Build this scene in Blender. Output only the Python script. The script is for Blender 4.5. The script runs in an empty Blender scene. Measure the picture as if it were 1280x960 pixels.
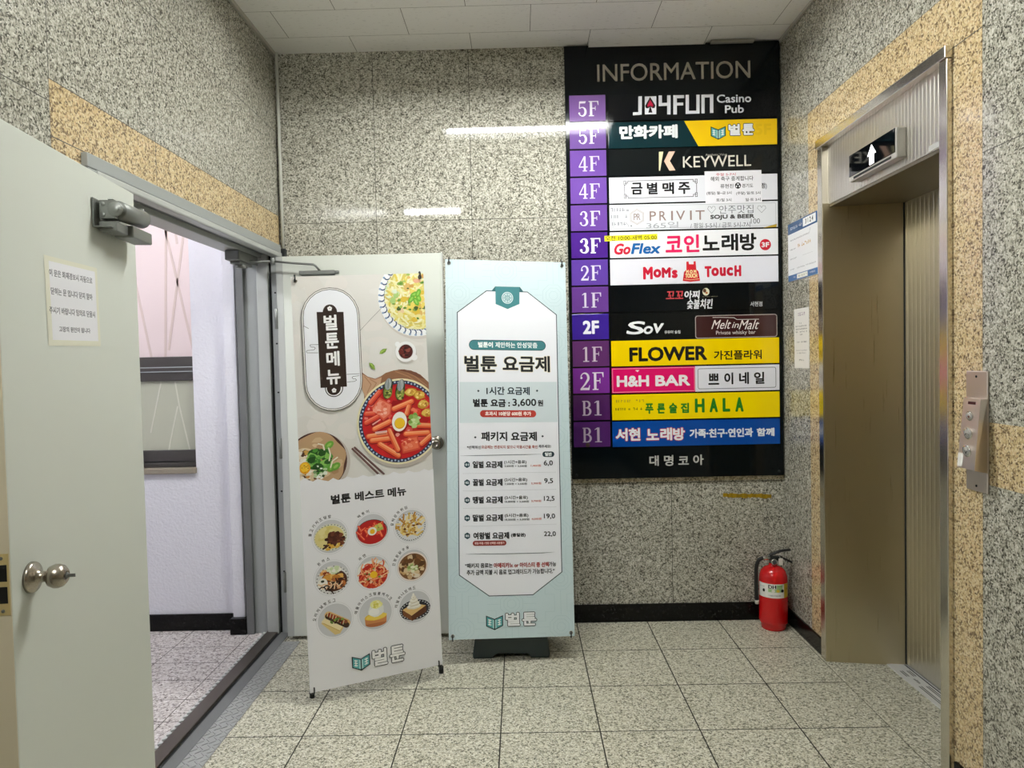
import bpy, bmesh, math, random
from mathutils import Vector, Matrix

# ------------------------------------------------------------------ camera, world, exposure
S = bpy.context.scene
COL = S.collection
S.view_settings.view_transform = 'Standard'
S.view_settings.look = 'None'
S.view_settings.gamma = 1.0
S.view_settings.use_curve_mapping = False
S.view_settings.exposure = 0.45
S.cycles.use_denoising = True
S.cycles.max_bounces = 8
S.cycles.diffuse_bounces = 5
S.cycles.glossy_bounces = 4
S.cycles.sample_clamp_indirect = 6.0
S.cycles.caustics_reflective = False
S.cycles.caustics_refractive = False
cam_data = bpy.data.cameras.new('camera')
cam_data.sensor_fit = 'HORIZONTAL'
cam_data.sensor_width = 36.0
cam_data.lens = 25.1573
cam_data.clip_start = 0.02
cam = bpy.data.objects.new('camera', cam_data)
COL.objects.link(cam)
cam.matrix_world = Matrix(((0.9996959, 0.0216044, 0.0118880, 0.0000000), (0.0111951, 0.0319178, -0.9994278, 0.0000000), (-0.0219715, 0.9992570, 0.0316662, 1.4937487), (0.0000000, 0.0000000, 0.0000000, 1.0000000)))
S.camera = cam
W = bpy.data.worlds.new('world'); S.world = W; W.use_nodes = True
W.node_tree.nodes['Background'].inputs[0].default_value = (0.9, 0.95, 1.0, 1)
W.node_tree.nodes['Background'].inputs[1].default_value = 0.3
TUBE_HALL = 160.0        # emission strength of the fluorescent tubes
TUBE_NEAR = 150.0
STAIR_FILL = 76.0
rnd = random.Random(7)

# ------------------------------------------------------------------ helpers
def lin(h):
    h = h.lstrip('#')
    c = [int(h[i:i+2], 16) / 255 for i in (0, 2, 4)]
    return [x / 12.92 if x <= .04045 else ((x + .055) / 1.055) ** 2.4 for x in c]
def newmat(name):
    m = bpy.data.materials.new(name); m.use_nodes = True
    return m, m.node_tree, m.node_tree.nodes['Principled BSDF']
def plain(name, col, rough=.5, metal=0, spec=.5, bump=0, bscale=200):
    m, t, b = newmat(name)
    b.inputs['Base Color'].default_value = (*lin(col), 1)
    b.inputs['Roughness'].default_value = rough
    b.inputs['Metallic'].default_value = metal
    b.inputs['Specular IOR Level'].default_value = spec
    if bump:
        tc = t.nodes.new('ShaderNodeTexCoord'); n = t.nodes.new('ShaderNodeTexNoise')
        n.inputs['Scale'].default_value = bscale; n.inputs['Detail'].default_value = 3
        bp = t.nodes.new('ShaderNodeBump'); bp.inputs['Strength'].default_value = bump; bp.inputs['Distance'].default_value = .004
        t.links.new(tc.outputs['Object'], n.inputs['Vector']); t.links.new(n.outputs['Fac'], bp.inputs['Height'])
        t.links.new(bp.outputs['Normal'], b.inputs['Normal'])
    return m
def emit(name, col, k):
    m, t, b = newmat(name)
    b.inputs['Base Color'].default_value = (*lin(col), 1)
    b.inputs['Emission Color'].default_value = (*lin(col), 1)
    b.inputs['Emission Strength'].default_value = k
    return m
class NT:
    def __init__(s, t): s.t = t
    def n(s, kind, **kw):
        x = s.t.nodes.new(kind)
        for k, v in kw.items():
            if k in x.inputs: x.inputs[k].default_value = v
            else: setattr(x, k, v)
        return x
    def l(s, a, b): s.t.links.new(a, b)
    def math(s, op, a, b=None, c=None):
        x = s.t.nodes.new('ShaderNodeMath'); x.operation = op
        for i, v in enumerate((a, b, c)):
            if v is None: continue
            if isinstance(v, (int, float)): x.inputs[i].default_value = v
            else: s.l(v, x.inputs[i])
        return x.outputs[0]
def stone(name, stops, scale=120, rough=.12, joints=(), jcol='3a3830', big=.10, spec=.5, jw=.0016, grid=None):
    """Speckled granite: crystals from Voronoi cells through a stepped ramp, dark joints at given coordinates."""
    m, t, b = newmat(name); N = NT(t)
    tc = N.n('ShaderNodeTexCoord')
    nz = N.n('ShaderNodeTexNoise', Scale=scale * .9, Detail=2.0)
    N.l(tc.outputs['Object'], nz.inputs['Vector'])
    mp = N.n('ShaderNodeVectorMath', operation='MULTIPLY_ADD')
    N.l(nz.outputs['Color'], mp.inputs[0]); mp.inputs[1].default_value = (.012, .012, .012); N.l(tc.outputs['Object'], mp.inputs[2])
    v = N.n('ShaderNodeTexVoronoi', Scale=scale); N.l(mp.outputs[0], v.inputs['Vector'])
    sp = N.n('ShaderNodeSeparateColor'); N.l(v.outputs['Color'], sp.inputs[0])
    n2 = N.n('ShaderNodeTexNoise', Scale=scale * .28, Detail=2.0); N.l(tc.outputs['Object'], n2.inputs['Vector'])
    f = N.math('ADD', sp.outputs[0], N.math('MULTIPLY', N.math('SUBTRACT', n2.outputs['Fac'], .5), .9))
    r = N.n('ShaderNodeValToRGB'); r.color_ramp.interpolation = 'LINEAR'
    e = r.color_ramp.elements
    while len(e) < len(stops): e.new(.5)
    for el, (p, c) in zip(e, stops): el.position = p; el.color = (*lin(c), 1)
    N.l(f, r.inputs[0])
    n3 = N.n('ShaderNodeTexNoise', Scale=2.2, Detail=4.0); N.l(tc.outputs['Object'], n3.inputs['Vector'])
    hv = N.n('ShaderNodeHueSaturation'); N.l(r.outputs[0], hv.inputs['Color'])
    N.l(N.math('ADD', 1 - big / 2, N.math('MULTIPLY', n3.outputs['Fac'], big)), hv.inputs['Value'])
    col = hv.outputs[0]
    masks = []
    xyz = N.n('ShaderNodeSeparateXYZ'); N.l(tc.outputs['Object'], xyz.inputs[0])
    for ax, pos in joints:
        masks.append(N.math('COMPARE', xyz.outputs[ax], pos, jw))
    if grid:
        for ax, o, p in grid:
            fr = N.math('FRACT', N.math('DIVIDE', N.math('SUBTRACT', xyz.outputs[ax], o - p * 50 - p / 2), p))
            masks.append(N.math('COMPARE', fr, .5, jw / p))
    if masks:
        k = masks[0]
        for q in masks[1:]: k = N.math('MAXIMUM', k, q)
        mx = N.n('ShaderNodeMix', data_type='RGBA'); N.l(k, mx.inputs['Factor'])
        N.l(col, mx.inputs[6]); mx.inputs[7].default_value = (*lin(jcol), 1); col = mx.outputs[2]
        N.l(N.math('ADD', rough, N.math('MULTIPLY', k, .5)), b.inputs['Roughness'])
    else:
        b.inputs['Roughness'].default_value = rough
    N.l(col, b.inputs['Base Color'])
    b.inputs['Specular IOR Level'].default_value = spec
    return m
def steel(name, col, rough=.25, axis=2, streak=.08):
    m, t, b = newmat(name); N = NT(t)
    tc = N.n('ShaderNodeTexCoord'); mp = N.n('ShaderNodeMapping')
    sc = [260.0, 260.0, 260.0]; sc[axis] = 3.0; mp.inputs['Scale'].default_value = sc
    N.l(tc.outputs['Object'], mp.inputs[0])
    nz = N.n('ShaderNodeTexNoise', Scale=1.0, Detail=3.0); N.l(mp.outputs[0], nz.inputs['Vector'])
    b.inputs['Metallic'].default_value = 1
    b.inputs['Base Color'].default_value = (*lin(col), 1)
    N.l(N.math('ADD', rough - streak / 2, N.math('MULTIPLY', nz.outputs['Fac'], streak)), b.inputs['Roughness'])
    return m
def printed(name, rough=.4, spec=.4, coat=0):
    """Ink on a sheet: each printed shape carries its ink colour."""
    m, t, b = newmat(name)
    a = t.nodes.new('ShaderNodeVertexColor'); a.layer_name = 'ink'
    t.links.new(a.outputs['Color'], b.inputs['Base Color'])
    b.inputs['Roughness'].default_value = rough; b.inputs['Specular IOR Level'].default_value = spec
    b.inputs['Coat Weight'].default_value = coat; b.inputs['Coat Roughness'].default_value = .06
    return m

def link(name, mesh, mat=None, parent=None):
    o = bpy.data.objects.new(name, mesh); COL.objects.link(o)
    for m in (mat if isinstance(mat, (list, tuple)) else [mat] if mat else []): mesh.materials.append(m)
    if parent:
        o.parent = parent
        o.matrix_parent_inverse = Matrix.Translation(-parent.location) if parent.type == 'EMPTY' else Matrix.Identity(4)
    return o
def tag(o, label=None, cat=None, kind=None, group=None):
    if label: o['label'] = label
    if cat: o['category'] = cat
    if kind: o['kind'] = kind
    if group: o['group'] = group
    return o
def empty(name, loc=(0, 0, 0)):
    o = bpy.data.objects.new(name, None); COL.objects.link(o); o.empty_display_size = .05
    o.location = loc
    return o
class B:
    """Collects shapes (world coordinates) into one mesh."""
    def __init__(s): s.bm = bmesh.new(); s.mi = 0
    def _done(s, geom, mtx=None):
        vs = [g for g in geom if isinstance(g, bmesh.types.BMVert)]
        if mtx is not None: bmesh.ops.transform(s.bm, matrix=mtx, verts=vs)
        fs = {f for v in vs for f in v.link_faces}
        for f in fs: f.material_index = s.mi
        return vs
    def box(s, x0, x1, y0, y1, z0, z1, bev=0, mtx=None, seg=2):
        g = bmesh.ops.create_cube(s.bm, size=1)['verts']
        M = Matrix.Translation(((x0+x1)/2, (y0+y1)/2, (z0+z1)/2)) @ Matrix.Diagonal((abs(x1-x0), abs(y1-y0), abs(z1-z0), 1))
        bmesh.ops.transform(s.bm, matrix=M, verts=g)
        if bev:
            es = list({e for v in g for e in v.link_edges})
            r = bmesh.ops.bevel(s.bm, geom=es, offset=bev, segments=seg, profile=.5, affect='EDGES')
            g = list({v for f in r['faces'] for v in f.verts} | {v for v in g if v.is_valid})
        s._done(g, mtx)
    def prism(s, pts, axis, a, b, mtx=None):
        """polygon (2-D) extruded along axis from a to b"""
        def p3(p, k):
            q = list(p); q.insert(axis, k); return q
        v0 = [s.bm.verts.new(p3(p, a)) for p in pts]; v1 = [s.bm.verts.new(p3(p, b)) for p in pts]
        n = len(pts); fs = [s.bm.faces.new(v0), s.bm.faces.new(v1)]
        for i in range(n): fs.append(s.bm.faces.new((v0[i], v0[(i+1) % n], v1[(i+1) % n], v1[i])))
        bmesh.ops.recalc_face_normals(s.bm, faces=fs)
        s._done(v0 + v1, mtx)
    def hexa(s, c8):
        """eight corners: bottom four then top four"""
        v = [s.bm.verts.new(c) for c in c8]
        fs = [s.bm.faces.new([v[i] for i in q]) for q in ((0,1,2,3),(4,5,6,7),(0,1,5,4),(1,2,6,5),(2,3,7,6),(3,0,4,7))]
        bmesh.ops.recalc_face_normals(s.bm, faces=fs); s._done(v)
    def lathe(s, prof, seg=32, mtx=None, smooth=True):
        rings = []
        for r, z in prof:
            if r < 1e-6: rings.append([s.bm.verts.new((0, 0, z))])
            else: rings.append([s.bm.verts.new((r*math.cos(2*math.pi*i/seg), r*math.sin(2*math.pi*i/seg), z)) for i in range(seg)])
        fs = []
        for a, b in zip(rings, rings[1:]):
            for i in range(seg):
                j = (i+1) % seg
                if len(a) == 1 and len(b) == 1: continue
                if len(a) == 1: fs.append(s.bm.faces.new((a[0], b[j], b[i])))
                elif len(b) == 1: fs.append(s.bm.faces.new((a[i], a[j], b[0])))
                else: fs.append(s.bm.faces.new((a[i], a[j], b[j], b[i])))
        for f in fs: f.smooth = smooth
        bmesh.ops.recalc_face_normals(s.bm, faces=fs)
        s._done([v for r in rings for v in r], mtx)
    def cyl(s, p, q, r, seg=20, r2=None):
        p, q = Vector(p), Vector(q); d = q - p; L = d.length
        M = Matrix.Translation(p) @ d.to_track_quat('Z', 'Y').to_matrix().to_4x4()
        r2 = r if r2 is None else r2
        e = min(r, L) * .12
        s.lathe([(0, 0), (r - e, 0), (r, e), (r2, L - e), (r2 - e, L), (0, L)], seg, M)
    def tube(s, pts, r, seg=10):
        pts = [Vector(p) for p in pts]
        up = Vector((.13, .31, .94)); rings = []
        for i, p in enumerate(pts):
            d = (pts[min(i+1, len(pts)-1)] - pts[max(i-1, 0)]).normalized()
            a = d.cross(up).normalized(); b = d.cross(a)
            rings.append([s.bm.verts.new(p + (a*math.cos(2*math.pi*k/seg) + b*math.sin(2*math.pi*k/seg)) * r) for k in range(seg)])
        fs = [s.bm.faces.new(rings[0]), s.bm.faces.new(rings[-1])]
        for A, C in zip(rings, rings[1:]):
            for k in range(seg):
                f = s.bm.faces.new((A[k], A[(k+1) % seg], C[(k+1) % seg], C[k])); f.smooth = True; fs.append(f)
        bmesh.ops.recalc_face_normals(s.bm, faces=fs)
        s._done([v for r_ in rings for v in r_])
    def build(s, name, mat=None, parent=None):
        me = bpy.data.meshes.new(name); s.bm.to_mesh(me); s.bm.free()
        return link(name, me, mat, parent)
def smooth_path(pts, n=8):
    P = [Vector(p) for p in pts]; P = [2*P[0]-P[1]] + P + [2*P[-1]-P[-2]]; out = []
    for i in range(1, len(P)-2):
        for k in range(n):
            t = k/n; a, b, c, d = P[i-1:i+3]
            out.append(.5*((2*b)+(c-a)*t+(2*a-5*b+4*c-d)*t*t+(3*b-a-3*c+d)*t**3))
    return out + [P[-2]]

# ---- lettering
_tc = {}
def glyphs(s, res=3):
    """outline of a line of text, its ink box scaled to one"""
    if s in _tc: return _tc[s]
    cu = bpy.data.curves.new('lettering', 'FONT'); cu.body = s; cu.resolution_u = res
    ob = bpy.data.objects.new('lettering', cu); COL.objects.link(ob)
    bpy.context.view_layer.update()
    ev = ob.evaluated_get(bpy.context.evaluated_depsgraph_get()); me = ev.to_mesh()
    vs = [(v.co.x, v.co.y) for v in me.vertices]; fs = [tuple(p.vertices) for p in me.polygons]
    ev.to_mesh_clear(); bpy.data.objects.remove(ob); bpy.data.curves.remove(cu)
    if not vs: vs = [(0, 0)]
    x0 = min(v[0] for v in vs); x1 = max(v[0] for v in vs); y0 = min(v[1] for v in vs); y1 = max(v[1] for v in vs)
    w = max(x1-x0, 1e-6); h = max(y1-y0, 1e-6)
    vs = [((x-x0)/w-.5, (y-y0)/h-.5) for x, y in vs]
    _tc[s] = (vs, fs, w, h); return _tc[s]
def clip_poly(pts, clip):
    def area(p): return sum(p[i][0]*p[(i+1) % len(p)][1]-p[(i+1) % len(p)][0]*p[i][1] for i in range(len(p)))
    if area(clip) < 0: clip = clip[::-1]
    out = list(pts)
    for i in range(len(clip)):
        a, b = clip[i], clip[(i+1) % len(clip)]; inp, out = out, []
        if not inp: return []
        side = lambda p: (b[0]-a[0])*(p[1]-a[1])-(b[1]-a[1])*(p[0]-a[0])
        for j in range(len(inp)):
            p, q = inp[j-1], inp[j]; sp, sq = side(p), side(q)
            if (sp >= 0) != (sq >= 0):
                t = sp/(sp-sq); out.append((p[0]+(q[0]-p[0])*t, p[1]+(q[1]-p[1])*t))
            if sq >= 0: out.append(q)
    return out
class Art:
    """Flat print on a sheet. fn(u, v) -> (point, normal); every shape lies on the sheet in print order."""
    DZ = 1e-5
    def __init__(s, fn, z0=2e-4): s.fn = fn; s.z0 = z0; s.k = 0; s.V = []; s.F = []; s.C = []; s.clip = None; s.zoom = None
    def raw(s, vs, fs, col):
        b = len(s.V); z = s.z0 + s.k*s.DZ; c = (*lin(col), 1)
        if s.zoom: x0, y0, q = s.zoom; vs = [(x0+(u-x0)*q, y0+(v-y0)*q) for u, v in vs]
        for u, v in vs:
            p, n = s.fn(u, v); s.V.append(p + n*z)
        for f in fs: s.F.append([b+i for i in f]); s.C.append(c)
        s.k += 1
    def poly(s, pts, col):
        pts = list(pts)
        if s.clip: pts = clip_poly(pts, s.clip)
        if len(pts) >= 3: s.raw(pts, [tuple(range(len(pts)))], col)
        else: s.k += 1
    def rect(s, x, y, w, h, col): s.poly([(x-w/2, y-h/2), (x+w/2, y-h/2), (x+w/2, y+h/2), (x-w/2, y+h/2)], col)
    def oval(s, x, y, rx, ry, col, a=0, n=32):
        ca, sa = math.cos(a), math.sin(a)
        s.poly([(x+rx*math.cos(t)*ca-ry*math.sin(t)*sa, y+rx*math.cos(t)*sa+ry*math.sin(t)*ca) for t in (2*math.pi*i/n for i in range(n))], col)
    def stad(s, x, y, w, h, n=12):
        r = min(w, h)/2; pts = []
        cs = [(x+w/2-r, y), (x-w/2+r, y)] if w >= h else [(x, y+h/2-r), (x, y-h/2+r)]
        a0 = -math.pi/2 if w >= h else 0
        for k, c in enumerate(cs):
            for i in range(n+1):
                t = a0 + k*math.pi + math.pi*i/n; pts.append((c[0]+r*math.cos(t), c[1]+r*math.sin(t)))
        return pts
    def pill(s, x, y, w, h, col): s.poly(s.stad(x, y, w, h), col)
    def rrect(s, x, y, w, h, r, n=5):
        return [(x+sx*(w/2-r)+r*math.cos(a0+math.pi/2*i/n), y+sy*(h/2-r)+r*math.sin(a0+math.pi/2*i/n))
                for sx, sy, a0 in ((1,1,0),(-1,1,math.pi/2),(-1,-1,math.pi),(1,-1,1.5*math.pi)) for i in range(n+1)]
    def line(s, pts, w, col, close=False):
        pts = list(pts); n = len(pts); L = []; R = []
        for i in range(n):
            a = pts[(i-1) % n] if close or i else pts[0]; b = pts[(i+1) % n] if close or i < n-1 else pts[-1]; p = pts[i]
            d1 = Vector((p[0]-a[0], p[1]-a[1])); d2 = Vector((b[0]-p[0], b[1]-p[1]))
            if d1.length < 1e-9: d1 = d2
            if d2.length < 1e-9: d2 = d1
            d1.normalize(); d2.normalize(); t = d1+d2
            if t.length < 1e-6: t = d1
            t.normalize(); k = max(.4, t.dot(d1)); nn = Vector((-t.y, t.x))*(w/2/k)
            L.append((p[0]+nn.x, p[1]+nn.y)); R.append((p[0]-nn.x, p[1]-nn.y))
        m = n if close else n-1
        if s.clip:
            k0 = s.k
            for i in range(m):
                j = (i+1) % n; s.k = k0; s.poly([L[i], L[j], R[j], R[i]], col)
            s.k = k0+1
        else:
            s.raw(L+R, [(i, (i+1) % n, n+(i+1) % n, n+i) for i in range(m)], col)
    def taper(s, pts, ws, col):
        """stroke whose width changes along it"""
        n = len(pts); L = []; R = []
        for i in range(n):
            a, b = pts[max(i-1, 0)], pts[min(i+1, n-1)]; d = Vector((b[0]-a[0], b[1]-a[1])); d.normalize()
            L.append((pts[i][0]-d.y*ws[i]/2, pts[i][1]+d.x*ws[i]/2)); R.append((pts[i][0]+d.y*ws[i]/2, pts[i][1]-d.x*ws[i]/2))
        s.raw(L+R, [(i, i+1, n+i+1, n+i) for i in range(n-1)], col)
    def T(s, txt, x, y, w, h, col, bold=0, shear=0, rot=0, out=None, ow=0):
        """text whose ink fills the box w x h around (x, y); bold and outline widths in metres"""
        vs, fs, _, _ = glyphs(txt)
        ca, sa = math.cos(rot), math.sin(rot)
        def put(dx, dy, c, W_, H_):
            q = []
            for a, b in vs:
                px, py = a*W_+dx+shear*b*H_, b*H_+dy
                q.append((x+px*ca-py*sa, y+px*sa+py*ca))
            s.raw(q, fs, c)
        k = s.k; W_, H_ = w-2*bold, h-2*bold
        if out:
            for i in range(12): t = math.pi/6*i; put((bold+ow)*math.cos(t), (bold+ow)*math.sin(t), out, W_, H_)
        if bold > 2e-4:
            n = 8 if bold > 9e-4 else 4
            for i in range(n): t = 2*math.pi*(i+.5)/n; put(bold*1.05*math.cos(t), bold*1.05*math.sin(t), col, W_, H_)
        put(0, 0, col, W_, H_)
        s.k = k+1
    def greek(s, x, y, w, h, col, seed=1):
        """a line of writing too small to read"""
        r = random.Random(seed); u = x-w/2; k = s.k
        while u < x+w/2-h*.3:
            g = h*r.uniform(.45, .9)
            if r.random() < .16: u += g; continue
            s.k = k
            for _ in range(2):
                a = r.random()
                if a < .5: s.rect(u+g/2, y+h*r.uniform(-.35, .35), g*.8, h*.2, col)
                else: s.rect(u+g*r.uniform(.2, .8), y, h*.2, h*.85, col)
                s.k = k
            u += g*1.15
        s.k = k+1
    def build(s, name, mat, parent=None):
        me = bpy.data.meshes.new(name); me.from_pydata([tuple(v) for v in s.V], [], s.F)
        at = me.color_attributes.new('ink', 'FLOAT_COLOR', 'CORNER')
        i = 0; data = []
        for p, c in zip(me.polygons, s.C): data += list(c)*p.loop_total
        at.data.foreach_set('color', data)
        return link(name, me, mat, parent)
def plane_fn(o, a, b, n):
    o, a, b, n = Vector(o), Vector(a), Vector(b), Vector(n)
    return lambda u, v: (o + a*u + b*v, n)
def quad_fn(bl, br, tr, tl, w, h, n, bow=0):
    bl, br, tr, tl, n = [Vector(p) for p in (bl, br, tr, tl, n)]
    def f(u, v):
        s, t = u/w, v/h
        return (bl*(1-s)*(1-t)+br*s*(1-t)+tr*s*t+tl*(1-s)*t + n*(bow*(4*s*(1-s))), n)
    return f
def blob(r, x, y, rx, ry, n=9, j=.3):
    return [(x+rx*math.cos(t)*(1+r.uniform(-j, j)), y+ry*math.sin(t)*(1+r.uniform(-j, j))) for t in (2*math.pi*i/n for i in range(n))]
def capsule(x0, y0, x1, y1, w, n=6):
    a = math.atan2(y1-y0, x1-x0); pts = []
    for cx, cy, s0 in ((x1, y1, a-math.pi/2), (x0, y0, a+math.pi/2)):
        for i in range(n+1): t = s0+math.pi*i/n; pts.append((cx+w/2*math.cos(t), cy+w/2*math.sin(t)))
    return pts
def strands(A, r, cx, cy, rx, ry, n, cols, w, L, lev=16):
    k = A.k
    for i in range(n):
        t = r.uniform(0, 6.28); q = math.sqrt(r.random())*.92; x = cx+rx*q*math.cos(t); y = cy+ry*q*math.sin(t); a = r.uniform(0, 6.28); pts = []
        g = r.uniform(-1.2, 1.2); A.k = k+i*min(n, lev)//n*1
        for j in range(7):
            pts.append((x, y)); x += L/6*math.cos(a); y += L/6*math.sin(a); a += g/2
        A.line(pts, w, cols[(i*min(n, lev)//n) % len(cols)])
    A.k = k+min(n, lev)+1
def bits(A, r, cx, cy, rx, ry, n, cols, sz, asp=1.0, lev=12):
    k = A.k
    for i in range(n):
        t = r.uniform(0, 6.28); q = math.sqrt(r.random())*.92; l = i*min(n, lev)//n
        z = sz*r.uniform(.6, 1.3); A.k = k+l
        A.poly(blob(r, cx+rx*q*math.cos(t), cy+ry*q*math.sin(t), z, z*r.uniform(.5, 1)*asp, 7), cols[l % len(cols)])
    A.k = k+min(n, lev)+1

# ------------------------------------------------------------------ materials
GREY = [(.0, '3d3b34'), (.18, '605e54'), (.36, '949285'), (.58, 'adaa9c'), (.80, 'c1beb1'), (1.0, 'd4d2c7')]
TAN = [(.0, '6b5a45'), (.20, '8c775c'), (.36, 'b9a178'), (.58, 'ceb88c'), (.8, 'ddcea9'), (1.0, 'cdb088')]
FLOORC = [(.0, '4c4a3b'), (.17, '757361'), (.33, 'a9a691'), (.57, 'bfbca7'), (.8, 'cfccba'), (1.0, 'deddd0')]
XL, XR, YB, ZC = -1.335, 1.475, 4.035, 3.235
g_back = stone('grey_granite_back', GREY, 220, .03, [(0, -.788), (0, -.252), (0, .284), (0, .84), (2, 2.293), (2, .79)], spec=.3)
g_left = stone('grey_granite_left', GREY, 190, .2, [(1, 2.065), (1, 2.667), (1, 3.40), (2, 2.80), (2, 2.27)])
g_right = stone('grey_granite_right', GREY, 190, .1, [(2, 2.705), (2, 2.12), (1, 2.30)], big=.08)
t_left = stone('tan_granite_left', TAN, 170, .25, [(2, 2.171), (2, 2.336), (1, 2.667)])
t_right = stone('tan_granite_right', TAN, 170, .1, [(2, 2.512)], big=.08)
t_hall = stone('tan_granite_hall', TAN, 110, .25)
dado = stone('dado_granite', [(.0, '3a3428'), (.3, '8d8268'), (.7, 'b0a68a'), (1.0, 'c9c0a8')], 150, .3)
black_stone = stone('black_granite', [(.0, '060606'), (.7, '0d0d0d'), (.95, '0f0f0e'), (1.0, '262625')], 160, .2, spec=.2)
floor_m = stone('floor_granite', FLOORC, 200, .38, jcol='26241d', grid=[(0, .29, .4), (1, 3.632, .4)], big=.14, spec=.35, jw=.0026)
floor_r = stone('floor_granite_recess', FLOORC, 200, .38, [(0, 1.446)], jcol='26241d', big=.14, spec=.35, jw=.0026)
floor_s = stone('floor_granite_stair', [(p, c) for p, c in zip((0, .12, .24, .5, .8, 1), ('6d6361', '928886', 'b9b0ab', 'cbc4c0', 'd8d2cf', 'e6e2e0'))], 135, .4, jcol='5a5452', grid=[(0, -1.545, .345), (1, 3.367, .2)], big=.1, spec=.3, jw=.002)
m_ceil, t_, b_ = newmat('mineral_fibre_ceiling'); N_ = NT(t_)
tc_ = N_.n('ShaderNodeTexCoord'); x_ = N_.n('ShaderNodeSeparateXYZ'); N_.l(tc_.outputs['Object'], x_.inputs[0])
row_ = N_.math('DIVIDE', N_.math('SUBTRACT', x_.outputs[1], 3.555 - 28.5), .285)
rowi = N_.math('FLOOR', row_)
jr = N_.math('COMPARE', N_.math('FRACT', N_.math('ADD', row_, .5)), .5, .0040)
off_ = N_.math('MULTIPLY', N_.math('FRACT', N_.math('MULTIPLY', rowi, .5)), .64)
cx_ = N_.math('DIVIDE', N_.math('ADD', N_.math('SUBTRACT', x_.outputs[0], .09 - 64 - .32), off_), .64)
jc = N_.math('COMPARE', N_.math('FRACT', cx_), .5, .0022)
mp_ = N_.n('ShaderNodeMapping'); mp_.inputs['Scale'].default_value = (30, 130, 30); N_.l(tc_.outputs['Object'], mp_.inputs[0])
pz = N_.n('ShaderNodeTexNoise', Scale=1.0, Detail=2.0); N_.l(mp_.outputs[0], pz.inputs['Vector'])
pit = N_.math('MULTIPLY', N_.math('GREATER_THAN', pz.outputs['Fac'], .665), .22)
mx_ = N_.n('ShaderNodeMix', data_type='RGBA'); mx_.inputs[6].default_value = (*lin('f3f3f2'), 1); mx_.inputs[7].default_value = (*lin('55524e'), 1)
N_.l(N_.math('MAXIMUM', N_.math('MULTIPLY', N_.math('MAXIMUM', jr, jc), .85), pit), mx_.inputs['Factor']); N_.l(mx_.outputs[2], b_.inputs['Base Color'])
b_.inputs['Roughness'].default_value = .9; b_.inputs['Specular IOR Level'].default_value = .1
stucco = plain('white_stucco', 'e2e2e9', .8, bump=.9, bscale=75)
ceil_white = plain('stair_ceiling_paint', 'e6e6ea', .8)
door_paint = plain('door_paint', 'd2d6cd', .42, spec=.4, bump=.04, bscale=400)
edge_paint = plain('door_edge_paint', 'ddd3ba', .45)
strike = plain('strike_brass_plate', 'd9c48c', .35, .3)
frame_paint = plain('grey_frame_paint', '9b9f9d', .4)
frame_light = plain('light_frame_paint', 'b4b7b3', .4)
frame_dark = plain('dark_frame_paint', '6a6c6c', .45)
gasket = plain('black_gasket', '1d201f', .7)
closer_m = plain('closer_metal', '7d807c', .42, .55)
dark_metal = plain('dark_metal', '2d3030', .45, .6)
chrome = plain('chrome', 'd8d8d6', .16, 1)
satin = plain('satin_knob_steel', 'a9a195', .27, 1)
st_frame = steel('frame_stainless', 'dbd6ca', .24, 2)
st_reveal = steel('reveal_stainless', 'c6bb9e', .29, 2)
st_ribbed = steel('ribbed_stainless', 'dcd8cf', .33, 2)
st_panel = steel('call_panel_stainless', 'ebe1da', .34, 2)
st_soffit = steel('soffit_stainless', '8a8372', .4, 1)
alu = plain('sill_aluminium', 'd2d3d0', .4, .25)
bronze = plain('threshold_bronze', '6e665f', .35, .85)
plate_m = plain('checker_plate_steel', 'adafad', .4, .35)
black_plastic = plain('black_plastic', '0b0c0c', .35)
black_acryl = plain('board_black_acrylic', '050b0e', .08, spec=.3)
screen_m = plain('indicator_screen', '05070a', .05)
white_plastic = plain('white_plastic', 'd5d3cb', .3)
rubber = plain('rubber', '101111', .55)
red_paint = plain('extinguisher_red', 'c40d12', .2, spec=.6)
teal_plastic = plain('banner_base_plastic', '1c2a2b', .4)
pipe_m = plain('conduit_paint', 'c9c9c0', .4)
wood_m = plain('window_dark_frame', '3b3836', .5, bump=.3, bscale=60)
glass_pink = plain('window_upper_pane_film', 'ead9d8', .3)
glass_green = plain('window_lower_pane_film', 'b6b8a6', .3)
tape_m = plain('old_tape', 'd9c6bf', .5)
tape_g = plain('old_tape_pale', 'd0d0c2', .5)
p_sheet = printed('banner_print', .45, .35)
p_gloss = printed('acrylic_print', .13, .5)
p_paper = printed('paper_print', .6, .25)
p_tile = printed('floor_tile_print', .14, .5)
paper_m = plain('paper', 'e9e8e4', .6, spec=.25)

# ------------------------------------------------------------------ the room
def slab_grid(name, axis, p0, p1, us, vs, pick, mats):
    """wall made of blocks; pick(u, v) gives the stone of a block or None for an opening"""
    g = B()
    for u0, u1 in zip(us, us[1:]):
        for v0, v1 in zip(vs, vs[1:]):
            k = pick((u0+u1)/2, (v0+v1)/2)
            if k is None: continue
            g.mi = k
            if axis == 0: g.box(p0, p1, u0, u1, v0, v1)
            else: g.box(u0, u1, p0, p1, v0, v1)
    return tag(g.build(name, mats), kind='structure')
YN = -2.6
def pick_left(y, z):
    if y > 2.25 and y < 3.985 and z < 2.13: return None
    if y < 2.065: return 0
    if z < 2.337 and (z > 2.171 or y < 2.25 or z > 2.13): return 1
    return 0
slab_grid('wall_left', 0, -1.57, XL, [YN, 2.065, 2.25, 3.985, 4.135], [0, 2.13, 2.171, 2.337, 3.3], pick_left, [g_left, t_left])
slab_grid('wall_back', 1, YB, YB+.1, [-1.335, 1.475], [0, 3.3], lambda x, z: 0, [g_back])
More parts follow.
